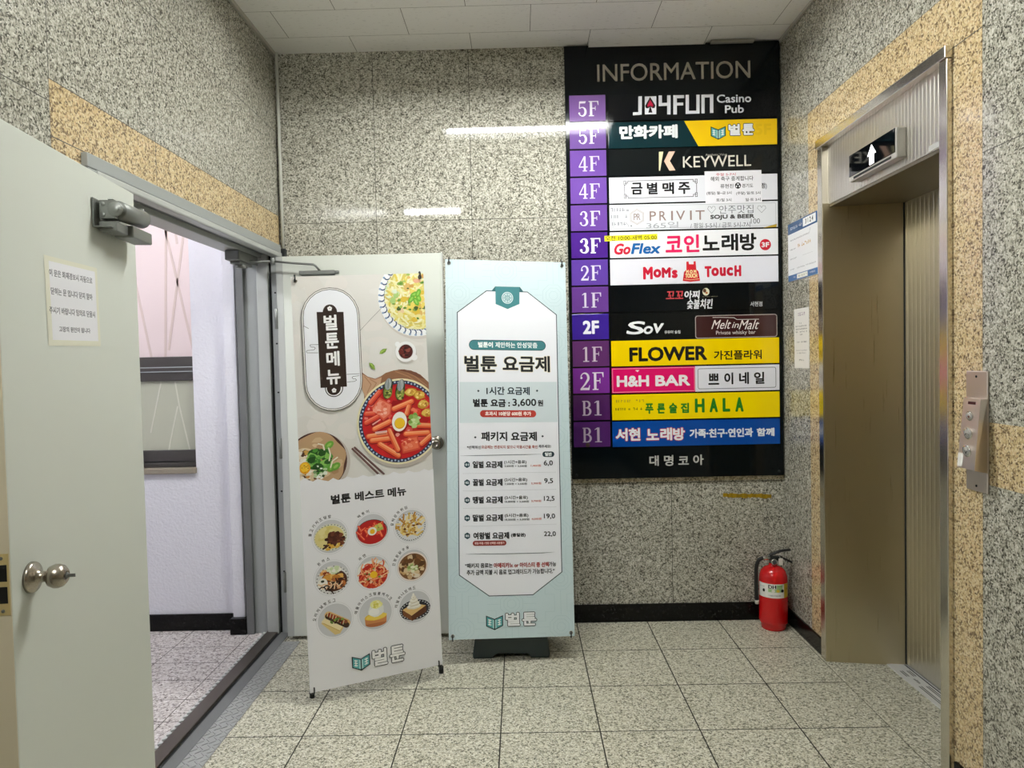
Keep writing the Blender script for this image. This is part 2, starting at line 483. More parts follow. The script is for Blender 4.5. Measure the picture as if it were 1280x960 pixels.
def pick_right(y, z):
    if 2.47 < y < 3.49 and z < 2.50: return None
    if y < 2.30: return 1 if 1.07 < z < 1.268 else 0
    if y < 3.66 and z < 2.705: return 1
    return 0
slab_grid('wall_right', 0, XR, XR+.12, [YN, 2.30, 2.47, 3.49, 3.66, 4.135], [0, 1.07, 1.268, 2.50, 2.705, 3.3], pick_right, [g_right, t_right])
slab_grid('wall_front', 1, YN-.1, YN, [-1.57, 1.6], [0, .85, 2.7, 3.3], lambda x, z: 1 if .85 < z < 2.7 else 0, [plain('dark_green_reflected_bands', '22302f', .3), t_hall])  # unseen end wall; dark bands added to give the elevator steel a reflected gradient
g = B(); g.box(-1.335, 1.446, YN, YB, -.08, 0); tag(g.build('floor', floor_m), kind='structure')
g = B(); g.box(1.446, 1.9, YN, YB, -.08, 0); tag(g.build('trim_1', floor_r), kind='structure')
g = B(); g.box(-1.335, 1.475, YN, YB, ZC, ZC+.08); tag(g.build('ceiling', m_ceil), kind='structure')
# sagging panel over the board
g = B(); g.hexa([(.415, 3.845, ZC-.003), (1.055, 3.845, ZC-.003), (1.055, 4.03, ZC-.020), (.415, 4.03, ZC-.020), (.415, 3.845, ZC), (1.055, 3.845, ZC), (1.055, 4.03, ZC-.006), (.415, 4.03, ZC-.006)]); g.build('ceiling_tile', m_ceil)
tag(bpy.data.objects['ceiling_tile'], 'loose white ceiling tile sagging over the top of the black board', 'ceiling tile')
g = B(); g.box(1.085, 1.32, 3.99, 4.03, ZC-.02, ZC-.004, .001); g.build('ceiling_batten', plain('batten', '9a9890', .7))
tag(bpy.data.objects['ceiling_batten'], 'short grey batten above the right end of the black board', 'batten')
g = B(); g.box(-1.335, -1.318, YN, YB, ZC-.02, ZC, .002); g.box(1.463, 1.475, YN, YB, ZC-.016, ZC, .002)
tag(g.build('trim_2', plain('ceiling_angle', 'b4b1a8', .5)), kind='structure')
# skirtings, dado strip
g = B(); g.box(-1.30, 1.475, YB-.012, YB, 0, .102, .002); tag(g.build('baseboard_back', black_stone), kind='structure')
g = B(); g.box(XR-.012, XR, 3.505, YB-.012, 0, .085, .002); g.box(XR-.012, XR, YN, 2.438, 0, .085, .002); tag(g.build('baseboard_right', black_stone), kind='structure')
g = B(); g.box(XL, XL+.012, YN, 2.2, 0, .085, .002); tag(g.build('baseboard_left', black_stone), kind='structure')
g = B(); g.box(.284, 1.475, YB-.006, YB, .798, .822, .001); tag(g.build('trim_3', dado), kind='structure')

# stair hall beyond the double door
SX = -3.2
g = B(); g.box(SX, -1.47, -.2, 4.02, -.08, 0); tag(g.build('trim_4', floor_s), kind='structure')
def pick_sb(x, z): return None if -2.75 < x < -1.848 and .90 < z < 2.45 else 0
slab_grid('wall_stair_back', 1, 4.02, 4.14, [SX-.1, -2.75, -1.848, -1.335], [0, .90, 2.45, 2.8], pick_sb, [stucco])
g = B(); g.box(SX-.1, SX, -.2, 4.02, 0, 2.8); tag(g.build('wall_stair_left', stucco), kind='structure')
g = B(); g.box(SX, -1.57, -.3, -.2, 0, 2.8); tag(g.build('wall_stair_front', stucco), kind='structure')
g = B(); g.box(SX, -1.57, -.2, 4.02, 2.72, 2.8); tag(g.build('ceiling_stair', ceil_white), kind='structure')
g = B(); g.box(-1.573, -1.570, -.2, 2.25, 0, 2.72); tag(g.build('wall_stair_right', stucco), kind='structure')
g = B(); g.box(-1.645, -1.575, 3.965, 4.02, 0, 2.72, .006); tag(g.build('trim_5', stucco), kind='structure')
g = B(); g.box(SX, -1.645, 4.006, 4.02, 0, .095, .002); g.box(-1.650, -1.560, 3.93, 4.0, 0, .09, .002); tag(g.build('baseboard_stair', black_stone), kind='structure')
# window of the stair hall
wr = tag(empty('window_1', (-2.3, 4.05, .9)), 'dark framed window with filmed panes beyond the double door', 'window', 'structure')
g = B()
g.box(-2.75, -1.848, 4.045, 4.11, 1.425, 1.475, .003); g.box(-2.75, -1.848, 4.035, 4.11, 1.48, 1.50, .002); g.box(-2.75, -1.848, 4.03, 4.11, 1.505, 1.562, .003)
g.box(-2.75, -1.848, 4.045, 4.11, .965, 1.03, .003); g.box(-2.75, -1.848, 4.035, 4.11, .935, .96, .002)
g.box(-2.75, -2.70, 4.04, 4.11, .93, 2.45, .003); g.box(-1.858, -1.848, 4.05, 4.11, .93, 2.45, .002); g.box(-2.75, -1.848, 4.04, 4.11, 2.41, 2.45, .003)
g.build('window_frame', wood_m, wr)
g = B(); g.box(-2.70, -1.858, 4.06, 4.07, 1.56, 2.41); g.build('upper_pane', glass_pink, wr)
g = B(); g.box(-2.70, -1.858, 4.06, 4.07, 1.03, 1.425); g.build('lower_pane', glass_green, wr)
g = B(); g.box(-2.76, -1.845, 4.0, 4.09, .90, .932, .003); g.build('window_sill', plain('sill_stone', '8f8676', .6), wr)
g = B()
for x0, z0, x1, z1 in ((-2.02, 1.56, -1.985, 2.41), (-2.02, 2.41, -1.86, 1.60), (-2.00, 1.6, -1.87, 2.38), (-1.93, 2.2, -1.95, 2.41), (-2.5, 1.56, -2.3, 2.41), (-2.25, 2.41, -2.1, 1.56)):
    d = Vector((x1-x0, z1-z0)).normalized(); nx, nz = -d.y*.0065, d.x*.0065
    g.prism([(x0+nx, z0+nz), (x0-nx, z0-nz), (x1-nx, z1-nz), (x1+nx, z1+nz)], 1, 4.0585, 4.0595)
g.build('tape_strip', tape_m, wr)
g = B()
for x0, z0, x1, z1 in ((-2.12, 1.13, -2.05, 1.42), (-1.95, 1.28, -1.97, 1.42), (-1.95, 1.28, -1.90, 1.03), (-2.02, 1.03, -1.96, 1.28), (-2.4, 1.03, -2.3, 1.42)):
    d = Vector((x1-x0, z1-z0)).normalized(); nx, nz = -d.y*.004, d.x*.004
    g.prism([(x0+nx, z0+nz), (x0-nx, z0-nz), (x1-nx, z1-nz), (x1+nx, z1+nz)], 1, 4.0585, 4.0595)
g.build('tape_strip', tape_g, wr)

# ------------------------------------------------------------------ lamps
def lamp(name, cx, cy, z, length, width, k, label, along=0, hood=.075, tubes=2, col='f9faf7'):
    root = tag(empty(name, (cx, cy, z)), label, 'ceiling light')
    g = B(); L, w_ = length/2, width/2
    def bx(a0, a1, b0, b1, z0, z1):
        if along == 0: g.box(cx+a0, cx+a1, cy+b0, cy+b1, z0, z1)
        else: g.box(cx+b0, cx+b1, cy+a0, cy+a1, z0, z1)
    bx(-L-.03, L+.03, -w_, w_, z-.012, z)
    for sg in (-1, 1) if hood else ():
        bx(-L-.03, L+.03, sg*w_-.004, sg*w_+.004, z-hood, z); bx(sg*(L+.026)-.004, sg*(L+.026)+.004, -w_, w_, z-hood, z)
    if not hood: bx(-L*.7, L*.7, -.03, .03, z, ZC)
    g.build('housing', plain('lamp_housing', 'e8e8e4', .5), root)
    em = emit('tube_glow', col, k)
    for i in range(tubes):
        o = (i-(tubes-1)/2)*width*.42
        g = B(); p = (cx-L, cy+o, z-.038) if along == 0 else (cx+o, cy-L, z-.038); q = (cx+L, cy+o, z-.038) if along == 0 else (cx+o, cy+L, z-.038)
        g.cyl(p, q, .0145, 12); g.build('tube', em, root)
lamp('ceiling_light', .08, 2.80, ZC, 1.16, .26, TUBE_HALL, 'twin tube ceiling light over the middle of the hall')
lamp('ceiling_light', -.92, .2, ZC-.05, .60, .20, TUBE_NEAR, 'bare twin tube ceiling light at the entrance end of the hall', hood=0)
lamp('ceiling_light', -2.35, 2.9, 2.72, 1.16, .26, STAIR_FILL, 'unseen twin tube light added to brighten the stair hall', 1, .05, col='f6f6fc')  # unseen fixture, added to light the stair hall

# ------------------------------------------------------------------ double door: frame, threshold, leaves
g = B()
FX = -1.315
g.mi = 0
g.box(XL-.03, FX, 2.205, 3.985, 2.122, 2.166, .003)                 # head: face band
g.mi = 1; g.box(-1.36, FX+.004, 2.25, 3.985, 2.096, 2.122, .006)    # bead
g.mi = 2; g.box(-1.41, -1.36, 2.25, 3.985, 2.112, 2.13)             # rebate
g.mi = 1; g.box(-1.50, -1.41, 2.25, 3.985, 2.088, 2.13, .003)       # stop
g.mi = 1; g.box(-1.57, -1.50, 2.25, 3.985, 2.112, 2.13)
g.mi = 0                                                            # far jamb
g.mi = 2; g.box(-1.557, -1.516, 3.935, 3.985, 0, 2.13, .002)
g.mi = 0; g.box(-1.516, -1.440, 3.955, 3.985, 0, 2.13, .002)
g.mi = 1; g.box(-1.440, -1.376, 3.932, 3.985, 0, 2.12, .003)
g.mi = 3; g.box(-1.376, -1.362, 3.955, 3.985, 0, 2.12)
g.mi = 0; g.box(-1.362, FX, 3.945, 4.0, 0, 2.125, .003)
g.mi = 0; g.box(-1.57, FX-.0006, 2.2065, 2.255, 0, 2.121, .003)             # near jamb
for z in (.35, .8, 1.08, 1.35, 1.62, 1.9):
    g.mi = 3; g.box(-1.346, -1.336, 3.943, 3.947, z-.004, z+.004)
tag(g.build('trim_6', [frame_paint, frame_light, frame_dark, gasket]), kind='structure')
g = B(); g.mi = 0; g.box(-1.45, -1.385, 2.25, 3.99, 0, .014, .004)
g.mi = 1; g.box(-1.385, -1.372, 2.25, 3.97, 0, .003)
g.mi = 3; g.box(-1.372, -1.318, 2.25, 3.97, 0, .004)
g.mi = 2
for i in range(48):
    y = 2.27+i*.036; g.prism([(-1.472, y), (-1.45, y+.016), (-1.472, y+.034)], 2, 0, .006)
tag(g.build('trim_7', [bronze, dark_metal, alu, frame_dark]), kind='structure')
g = B(); g.box(-1.318, -1.222, 2.05, 3.82, 0, .003, .001)
r = random.Random(3)
for i in range(60):
    for j in range(4):
        y = 2.065+i*.029+(.0145 if j % 2 else 0); x = -1.306+j*.024
        sg = 1 if (i+j) % 2 else -1
        for q in (-.006, 0, .006):
            M = Matrix.Translation((x+q*.7, y+q*sg*.7, .003)) @ Matrix.Rotation(sg*.8, 4, 'Z')
            g.box(-.007, .007, -.0013, .0013, 0, .0016, 0, M)
tag(g.build('trim_8', plate_m), kind='structure')

# leaf frames of reference: u along the leaf from the hinge, n out of its visible face
def leaf_m(o, u, n):
    u, n = Vector(u).normalized(), Vector(n).normalized()
    return Matrix((( u.x, n.x, 0, o[0]), (u.y, n.y, 0, o[1]), (0, 0, 1, o[2] if len(o) > 2 else 0), (0, 0, 0, 1)))
HL = leaf_m((-1.2554, 2.3520), (0.12291, -0.99242, 0), (0.99242, 0.12291, 0))      # local x = along leaf, y = outwards, z up
def knob_set(g, M, u, z, key=True):
    R = M @ Matrix.Translation((u, 0, z)) @ Matrix.Rotation(-math.pi/2, 4, 'X')
    g.lathe([(0, 0), (.037, 0), (.037, .006), (.0345, .010), (.033, .011), (.020, .017), (.0135, .022), (.0125, .034), (.015, .037), (.024, .043), (.0285, .054), (.0285, .062), (.025, .072), (.017, .079), (.011, .081), (.010, .079), (0, .079)], 36, R)
d1 = tag(empty('door_1', HL.translation), 'pale grey steel door leaf folded back against the left wall with knob and paper notice', 'door', 'structure')
LW = .767
g = B(); g.mi = 0; g.box(0, LW, -.042, 0, .012, 2.07, .0025, HL)
g.mi = 0
g.build('leaf', door_paint, d1)
g = B(); g.box(LW, LW+.0015, -.041, -.001, .013, 2.069, 0, HL); tag(g.build('lock_edge', edge_paint, d1), 'cream painted lock edge')
g = B(); g.box(LW+.0015, LW+.003, -.034, -.003, .945, 1.085, 0, HL); pl = tag(g.build('strike_plate', strike, d1), 'brass coloured latch plate with two dark openings')
g = B(); g.box(LW+.003, LW+.0034, -.034, -.007, 1.022, 1.060, 0, HL); g.box(LW+.003, LW+.0034, -.034, -.007, .972, 1.010, 0, HL); g.build('latch_opening', black_plastic, pl)
g = B()
for z in (.955, 1.075): g.cyl(HL @ Vector((LW+.003, -.018, z)), HL @ Vector((LW+.0045, -.018, z)), .004, 10)
g.build('screw', closer_m, pl)
g = B(); knob_set(g, HL, 0.6877, 1.0067); kn = tag(g.build('door_knob', satin, d1), 'round satin steel knob with a key in it')
g = B(); M = HL @ Matrix.Translation((0.6877, .079, 1.0067)); g.cyl(M @ Vector((0, 0, 0)), M @ Vector((0, .003, 0)), .008, 16)
g.box(-.0012, .0012, .002, .020, -.004, .004, 0, M); g.build('key', closer_m, kn)
# overhead closer on the leaf
cl = B(); cl.box(.262, .305, .002, .006, 1.905, 1.99, .001, HL); cl.box(.262, .305, .002, .05, 1.905, 1.909, .001, HL)
clo = cl.build('door_closer', closer_m, d1); tag(clo, 'grey metal overhead closer')
g = B(); g.cyl(HL @ Vector((.268, .055, 1.960)), HL @ Vector((.085, .055, 1.968)), .028, 28)
g.box(.245, .285, .012, .058, 1.933, 1.987, .003, HL); g.build('closer_body', closer_m, clo)
g = B(); g.cyl(HL @ Vector((.284, .058, 1.960)), HL @ Vector((.2885, .058, 1.960)), .021, 24); g.cyl(HL @ Vector((.2885, .058, 1.960)), HL @ Vector((.2895, .058, 1.960)), .012, 6)
for z in (1.944, 1.975): g.cyl(HL @ Vector((.285, .024, z)), HL @ Vector((.2865, .024, z)), .006, 12)
g.build('closer_cap', plain('closer_cap', '8b8e8a', .4, .5), clo)
g = B(); g.box(.06, .205, .018, .075, 1.892, 1.928, .004, HL); g.box(.205, .285, .010, .06, 1.897, 1.925, .003, HL); g.build('arm_block', closer_m, clo)
g = B(); g.prism([(.20, 1.985), (.245, 1.998), (.225, 1.998), (.05, 1.975), (.05, 1.970)], 1, .02, .036, HL); g.cyl(HL @ Vector((.055, .045, 1.97)), HL @ Vector((.055, .045, 2.008)), .008, 12)
g.build('closer_arm', closer_m, clo)

# right-hand leaf, folded open along the back wall
d2 = tag(empty('door_2', (-1.295, 3.86, 0)), 'pale grey steel door leaf open along the back wall behind the menu banner', 'door', 'structure')
g = B(); g.box(-1.293, -.412, 3.842, 3.885, .022, 2.082, .0025); g.build('leaf', door_paint, d2)
g = B(); g.box(-.412, -.405, 3.836, 3.890, .022, 2.085, .002); tag(g.build('edge_strip', plain('edge_strip', 'd3d6d2', .35), d2), 'bright strip along the free edge')
g = B(); g.box(-1.297, -1.262, 3.8405, 3.842, .022, 2.082); g.build('hinge_stile', frame_light, d2)
for z in (.32, 1.05, 1.75):
    g = B(); g.cyl((-1.305, 3.842, z-.055), (-1.305, 3.842, z+.055), .009, 14); g.build('hinge', closer_m, d2)
g = B(); knob_set(g, leaf_m((-.405, 3.842), (-1, 0, 0), (0, -1, 0)), .052, 1.064); g.build('door_knob', satin, d2)
cl2 = B(); cl2.box(-1.165, -.975, 3.808, 3.832, 1.978, 2.0, .003); cl2.cyl((-.978, 3.82, 1.989), (-.955, 3.82, 1.989), .009, 14); cl2.box(-1.16, -.98, 3.83, 3.842, 1.976, 2.002, .001)
clo2 = tag(cl2.build('door_closer', closer_m, d2), 'grey slide track and arm of the overhead closer')
g = B(); g.tube([(-1.30, 3.80, 2.052), (-1.2, 3.80, 2.040), (-1.085, 3.80, 2.030), (-1.072, 3.80, 2.022), (-1.055, 3.815, 1.998)], .006, 10)
g.cyl((-1.30, 3.80, 2.035), (-1.30, 3.80, 2.068), .013, 16); g.build('closer_arm', closer_m, clo2)
g = B(); g.tube([(-1.30, 3.80, 2.052), (-1.38, 3.78, 2.048), (-1.43, 3.70, 2.046)], .007, 10); g.build('closer_arm', closer_m, clo2)
g = B(); g.box(-1.475, -1.40, 3.60, 3.86, 2.035, 2.086, .006); g.box(-1.465, -1.41, 3.64, 3.80, 2.02, 2.035, .004); g.cyl((-1.43, 3.70, 2.005), (-1.43, 3.70, 2.025), .03, 20)
tag(g.build('closer_body', closer_m, clo2), 'closer body fixed under the frame head')

# conduit in the left corner
g = B(); g.tube([(-1.312, 4.015, 2.148), (-1.314, 4.015, 2.7), (-1.316, 4.015, ZC)], .0085, 12); cd = g.build('conduit', pipe_m)
tag(cd, 'thin white conduit running up the left corner beside the double door', 'conduit')
g = B(); g.box(-1.330, -1.296, 4.0, 4.03, 2.105, 2.15, .004); g.build('conduit_end', dark_metal, cd)

# ------------------------------------------------------------------ elevator entrance
ev = tag(empty('door_3', (1.64, 2.97, 0)), 'brushed stainless elevator doorway in the right wall', 'elevator door', 'structure')
def ribbed(y0, y1, x, z0, z1, pitch=.021, depth=.0035, thick=.02):
    """vertical ribs: profile in (x, y) extruded upwards"""
    pts = []; n = max(1, round((y1-y0)/pitch)); p = (y1-y0)/n
    for i in range(n):
        y = y0+i*p
        pts += [(x, y+p*.10), (x-depth, y+p*.24), (x-depth, y+p*.76), (x, y+p*.90)]
    pts = [(x, y0)]+pts+[(x, y1), (x+thick, y1), (x+thick, y0)]
    return pts
g = B()
g.box(1.448, XR+.01, 2.452, 3.512, 2.482, 2.522, .002)                    # head trim
g.box(1.456, XR+.02, 2.455, 2.503, .0, 2.481, .0025); g.box(1.456, XR+.02, 3.458, 3.508, 0, 2.481, .0025)
g.build('door_trim', st_frame, ev)
g = B(); g.hexa([(1.46, 3.455, 0), (1.83, 3.39, 0), (1.83, 3.41, 0), (1.46, 3.475, 0), (1.46, 3.455, 2.212), (1.83, 3.39, 2.212), (1.83, 3.41, 2.212), (1.46, 3.475, 2.212)])
g.build('jamb', st_reveal, ev)
g = B(); g.hexa([(1.46, 2.50, 0), (1.83, 2.55, 0), (1.83, 2.53, 0), (1.46, 2.48, 0), (1.46, 2.50, 2.212), (1.83, 2.55, 2.212), (1.83, 2.53, 2.212), (1.46, 2.48, 2.212)])
g.build('jamb', st_reveal, ev)
g = B(); g.prism(ribbed(2.503, 3.458, 1.487, 0, 0, .0245, .0011), 2, 2.208, 2.484); tr = g.build('transom', st_ribbed, ev)
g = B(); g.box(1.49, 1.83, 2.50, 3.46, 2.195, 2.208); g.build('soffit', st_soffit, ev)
g = B(); g.prism(ribbed(2.972, 3.392, 1.812, 0, 0, .036, .0011), 2, .012, 2.195); g.build('door_panel', st_ribbed, ev)
g = B(); g.prism(ribbed(2.545, 2.968, 1.812, 0, 0, .036, .0011), 2, .012, 2.195); g.build('door_panel', st_ribbed, ev)
g = B(); g.box(1.808, 1.816, 3.386, 3.394, .01, 2.2); g.build('door_gap', gasket, ev)
g = B(); g.box(1.725, 1.85, 2.53, 3.405, -.002, .006, .001); sl = g.build('sill', alu, ev)
g = B()
for x in (1.747, 1.757, 1.779, 1.789):
    g.box(x-.002, x+.002, 2.55, 3.165, .006, .0065); g.box(x-.002, x+.002, 3.265, 3.325, .006, .0065)
for i, (a, b) in enumerate(((3.235, .010), (3.222, .014), (3.209, .012), (3.196, .010))): g.box(1.760, 1.760+b, a-.003, a+.003, .006, .0065)
g.box(1.800, 1.806, 2.55, 3.39, .006, .0065)
g.build('groove', gasket, sl)
g = B(); g.box(1.4838, 1.4852, 2.53, 2.612, 2.212, 2.232); stk = g.build('sticker', plain('sticker_film', 'b5b5b2', .4), ev); tag(stk, 'small white sticker at the lower corner of the transom')
# floor indicator on the transom
fi = tag(empty('floor_indicator', (1.47, 2.955, 2.3)), 'black screen with a white lit arrow over the elevator doorway', 'indicator')
g = B(); g.box(1.447, 1.488, 2.762, 3.148, 2.236, 2.352, .006); g.build('housing', plain('indicator_housing', 'c3c1ba', .3, .4), fi)
g = B(); g.box(1.4445, 1.448, 2.770, 3.148, 2.258, 2.350, .001); g.build('screen', screen_m, fi)
g = B(); g.prism([(2.93, 2.262), (2.965, 2.262), (2.965, 2.300), (2.982, 2.300), (2.9475, 2.340), (2.913, 2.300), (2.93, 2.300)], 0, 1.4435, 1.4443)
g.build('arrow', emit('arrow_glow', 'ffffff', 2.2), fi)
g = B(); g.box(1.4448, 1.449, 2.80, 3.11, 2.243, 2.252, .001); g.build('speaker_slot', dark_metal, fi)
# call panel
cp = tag(empty('elevator_call_panel', (1.46, 2.32, 1.23)), 'stainless elevator call panel with three round buttons at the right edge', 'call panel')
g = B(); g.box(1.4685, XR, 2.266, 2.376, 1.040, 1.430, .003); g.build('back_plate', st_panel, cp)
g = B()
for z in (1.412, 1.058): g.cyl((1.4685, 2.321, z), (1.4665, 2.321, z), .004, 12)
g.build('screw', dark_metal, cp)
g = B(); g.hexa([(1.415, 2.336, 1.119), (1.415, 2.247, 1.119), (1.470, 2.268, 1.106), (1.470, 2.362, 1.106), (1.445, 2.349, 1.342), (1.445, 2.263, 1.342), (1.470, 2.268, 1.342), (1.470, 2.362, 1.342)])
hs = g.build('housing', st_panel, cp)
CP = quad_fn((1.415, 2.336, 1.119), (1.415, 2.247, 1.119), (1.445, 2.263, 1.342), (1.445, 2.349, 1.342), .0875, .223, (-.99, 0, -.13))
A = Art(CP); A.rect(.045, .209, .040, .009, '4a2a26'); A.build('badge', p_gloss, hs)
for u, v, r_ in ((.044, .168, .0155), (.044, .112, .0195), (.046, .057, .0195)):
    p, n = CP(u, v); n = n.normalized()
    g = B(); g.cyl(p, p+n*.005, r_, 28); bt = g.build('button', chrome, cp)
    g = B(); g.cyl(p+n*.005, p+n*.0062, r_*.74, 24); bf = g.build('button_face', plain('button_face', 'b9b7b3', .35, .3), bt)
    A = Art(quad_fn(p+Vector((0, .02, -.02)), p+Vector((0, -.02, -.02)), p+Vector((0, -.02, .02)), p+Vector((0, .02, .02)), .04, .04, n), z0=.0064)
    if r_ > .016:
        s_ = 1 if v > .08 else -1
        A.line([(.012, .02-s_*.004), (.02, .02+s_*.007), (.028, .02-s_*.004)], .003, '303030')
    else: A.oval(.02, .02, .005, .006, '6b4a42')
    A.build('button_mark', p_gloss, bt)
A = Art(CP, z0=4e-4); A.rect(.013, .026, .026, .042, 'e6e4df'); tag(A.build('sticker', p_paper, cp), 'small white sticker at the lower corner')

# ------------------------------------------------------------------ papers on the right wall and on the left leaf
pt = tag(empty('inspection_poster', (1.47, 3.74, 1.89)), 'blue and white inspection notice on the right wall beside the elevator', 'poster')
g = B(); g.box(1.4715, 1.4748, 3.546, 3.931, 1.890, 2.201, .0005); g.build('sheet', paper_m, pt)
A = Art(plane_fn((1.4715, 3.931, 1.891), (0, -1, 0), (0, 0, 1), (-1, 0, 0)))
A.rect(.1925, .1545, .385, .309, 'e6e8ea'); A.rect(.1925, .281, .385, .057, '16497c'); A.rect(.1925, .0165, .385, .033, '1f5a94')
A.rect(.285, .283, .16, .042, 'eceeee'); A.T('3 1 2 4', .285, .284, .10, .026, '2b2f36', .0012)
A.greek(.10, .281, .17, .018, 'c9d7e6', 4); A.rect(.19, .0175, .14, .024, 'e4e6dd'); A.greek(.19, .0175, .11, .012, '8a8a60', 5)
A.greek(.325, .018, .07, .010, 'd2deea', 6); A.greek(.09, .018, .03, .010, 'd2deea', 9)
for i, (v, w_) in enumerate(((.218, .25), (.168, .07), (.118, .09), (.062, .33))): A.greek(.03+w_/2, v, w_, .009, '6d7178', 11+i)
A.greek(.22, .176, .17, .022, 'c0994a', 21); A.greek(.18, .125, .03, .028, '4a4a44', 22); A.line([(.285, .215), (.30, .243)], .002, '55585c'); A.line([(.20, .118), (.33, .118)], .001, '9a9ca0')
A.build('printing', p_gloss, pt)
nt = tag(empty('wall_notice', (1.472, 3.76, 1.42)), 'narrow white paper notice below the blue poster on the right wall', 'notice')
g = B(); g.box(1.4725, 1.4748, 3.666, 3.858, 1.424, 1.738, .0004); g.build('sheet', paper_m, nt)
A = Art(plane_fn((1.4725, 3.858, 1.424), (0, -1, 0), (0, 0, 1), (-1, 0, 0)))
A.greek(.095, .284, .105, .022, 'a99aa8', 31)
for i, (v, w_, h_) in enumerate(((.236, .05, .009), (.221, .15, .009), (.206, .145, .009), (.191, .15, .009), (.176, .04, .009), (.138, .14, .009))): A.greek(.095, v, w_, h_, '3c3c44', 32+i)
for i, (v, w_) in enumerate(((.094, .15), (.080, .12))): A.greek(.095, v, w_, .007, '8a8a8e', 42+i)
A.greek(.095, .043, .065, .011, '2c2c30', 50)
A.build('printing', p_paper, nt)
dn = tag(empty('door_notice', HL @ Vector((.43, 0, 1.56))), 'white paper notice taped to the grey door leaf on the left', 'notice')
DNF = [HL @ Vector((u, .0006, z)) for u, z in ((.567, 1.559), (.280, 1.564), (.286, 1.790), (.572, 1.786))]
nL = Vector((0.99242, 0.12291, 0))
DN = quad_fn(*DNF, .21, .297, nL)
A = Art(DN); A.rect(.105, .1485, .21, .297, 'dddcca'); A.rect(.108, .150, .184, .262, 'e6e6ea')
for t, c in (('이 문은 화재경보시 자동으로', (0.1011, 0.2437, 0.1709, 0.0239)), ('닫히는 문 입니다 닫지 말아', (0.1009, 0.1826, 0.1653, 0.0239)), ('주시기 바랍니다 임의로 닫을시', (0.1001, 0.1184, 0.1820, 0.0239)), ('고장의 원인이 됩니다', (0.1034, 0.0566, 0.1250, 0.0193))):
    A.T(t, *c, '6a6a70', .0006)
A.build('sheet', p_paper, dn)

# ------------------------------------------------------------------ fire extinguisher
EX = Vector((1.362, 3.905, 0))
fe = tag(empty('fire_extinguisher', EX), 'red fire extinguisher standing on the floor in the right corner', 'fire extinguisher')
TX = Matrix.Translation(EX)
g = B(); g.lathe([(0, 0), (.060, 0), (.064, .004), (.066, .018), (.0665, .03), (.074, .038), (.0755, .05), (.0755, .265), (.073, .292), (.064, .318), (.048, .335), (.028, .344), (.022, .347), (.022, .358), (0, .358)], 44, TX); g.build('cylinder', red_paint, fe)
lt = lambda u, v: ((EX+Vector((.0757*math.sin(u), -.0757*math.cos(u), v))), Vector((math.sin(u), -math.cos(u), 0)))
A = Art(lt, z0=1e-4); A.DZ = 2.2e-4
def band(u0, u1, v0, v1, c, n=10):
    k = A.k
    for i in range(n): A.k = k; a, b = u0+(u1-u0)*i/n, u0+(u1-u0)*(i+1)/n; A.poly([(a, v0), (b, v0), (b, v1), (a, v1)], c)
    A.k = k+1
L0 = -.28
band(L0-1.25, L0+1.3, .186, .262, 'ebebe6', 22); band(L0+.75, L0+1.3, .186, .262, 'c9a821', 6)
band(L0-.40, L0+.62, .218, .258, '9fc08a', 8); band(L0-.42, L0+.18, .235, .259, 'e9e9e4', 6)
[A.T('DH', L0-.12+d, .247, .50, .019, '0c0c0c') for d in (-.014, 0, .014)]
for i, c in enumerate(('e9e4d8', 'e3c93f', '23272a')): A.oval(L0-.05+i*.32, .226, .115, .0085, c)
A.greek(L0+.05, .200, .85, .009, '3a4560', 61); A.greek(L0+.45, .251, .42, .008, '4a6a3a', 62); A.oval(L0-.72, .224, .09, .009, '1d1d1d'); A.greek(L0-.85, .245, .4, .006, '77777a', 63); A.greek(L0+1.02, .235, .3, .012, '6a5a18', 64)
A.build('label_band', p_gloss, fe)
g = B(); g.cyl(EX+Vector((0, 0, .352)), EX+Vector((0, 0, .392)), .018, 20); g.box(EX.x-.017, EX.x+.05, EX.y-.012, EX.y+.012, .372, .396, .003); g.build('valve', dark_metal, fe)
g = B(); g.cyl(EX+Vector((-.004, -.016, .372)), EX+Vector((-.004, -.036, .372)), .0165, 22); ga = g.build('pressure_gauge', chrome, fe)
g = B(); g.cyl(EX+Vector((-.004, -.036, .372)), EX+Vector((-.004, -.037, .372)), .012, 20); g.build('gauge_face', plain('gauge_face', '3c4348', .3), ga)
g = B(); pts = [Vector(p)+EX for p in ((-.02, 0, .398), (.0, 0, .408), (.04, -.003, .424), (.092, -.006, .432))]
for d, w_ in ((0, .006), (.007, .005), (-.007, .005)): g.tube([p+Vector((0, d, 0)) for p in smooth_path(pts, 4)], w_, 8)
g.build('carry_handle', black_plastic, fe)
g = B()
pts = smooth_path([Vector(p)+EX for p in ((.02, 0, .392), (.06, -.004, .382), (.10, -.006, .362))], 4)
for d in (-.006, 0, .006): g.tube([p+Vector((0, d, 0)) for p in pts], .005, 8)
g.build('squeeze_lever', black_plastic, fe)
g = B(); g.cyl(EX+Vector((-.018, -.004, .386)), EX+Vector((-.058, -.004, .388)), .0105, 16); g.build('hose_fitting', chrome, fe)
g = B(); g.tube(smooth_path([Vector(p)+EX for p in ((-.054, -.004, .388), (-.078, -.004, .376), (-.092, -.004, .335), (-.094, -.004, .27), (-.094, -.006, .20), (-.092, -.006, .155))], 8), .0105, 12); g.build('hose', rubber, fe)
g = B(); g.cyl(EX+Vector((-.092, -.006, .158)), EX+Vector((-.091, -.006, .136)), .011, 14); g.build('nozzle', white_plastic, fe)
g = B(); g.box(EX.x+.024, EX.x+.046, EX.y-.026, EX.y-.018, .352, .388, .002); tag(g.build('safety_tag', white_plastic, fe), 'white plastic pin tag')
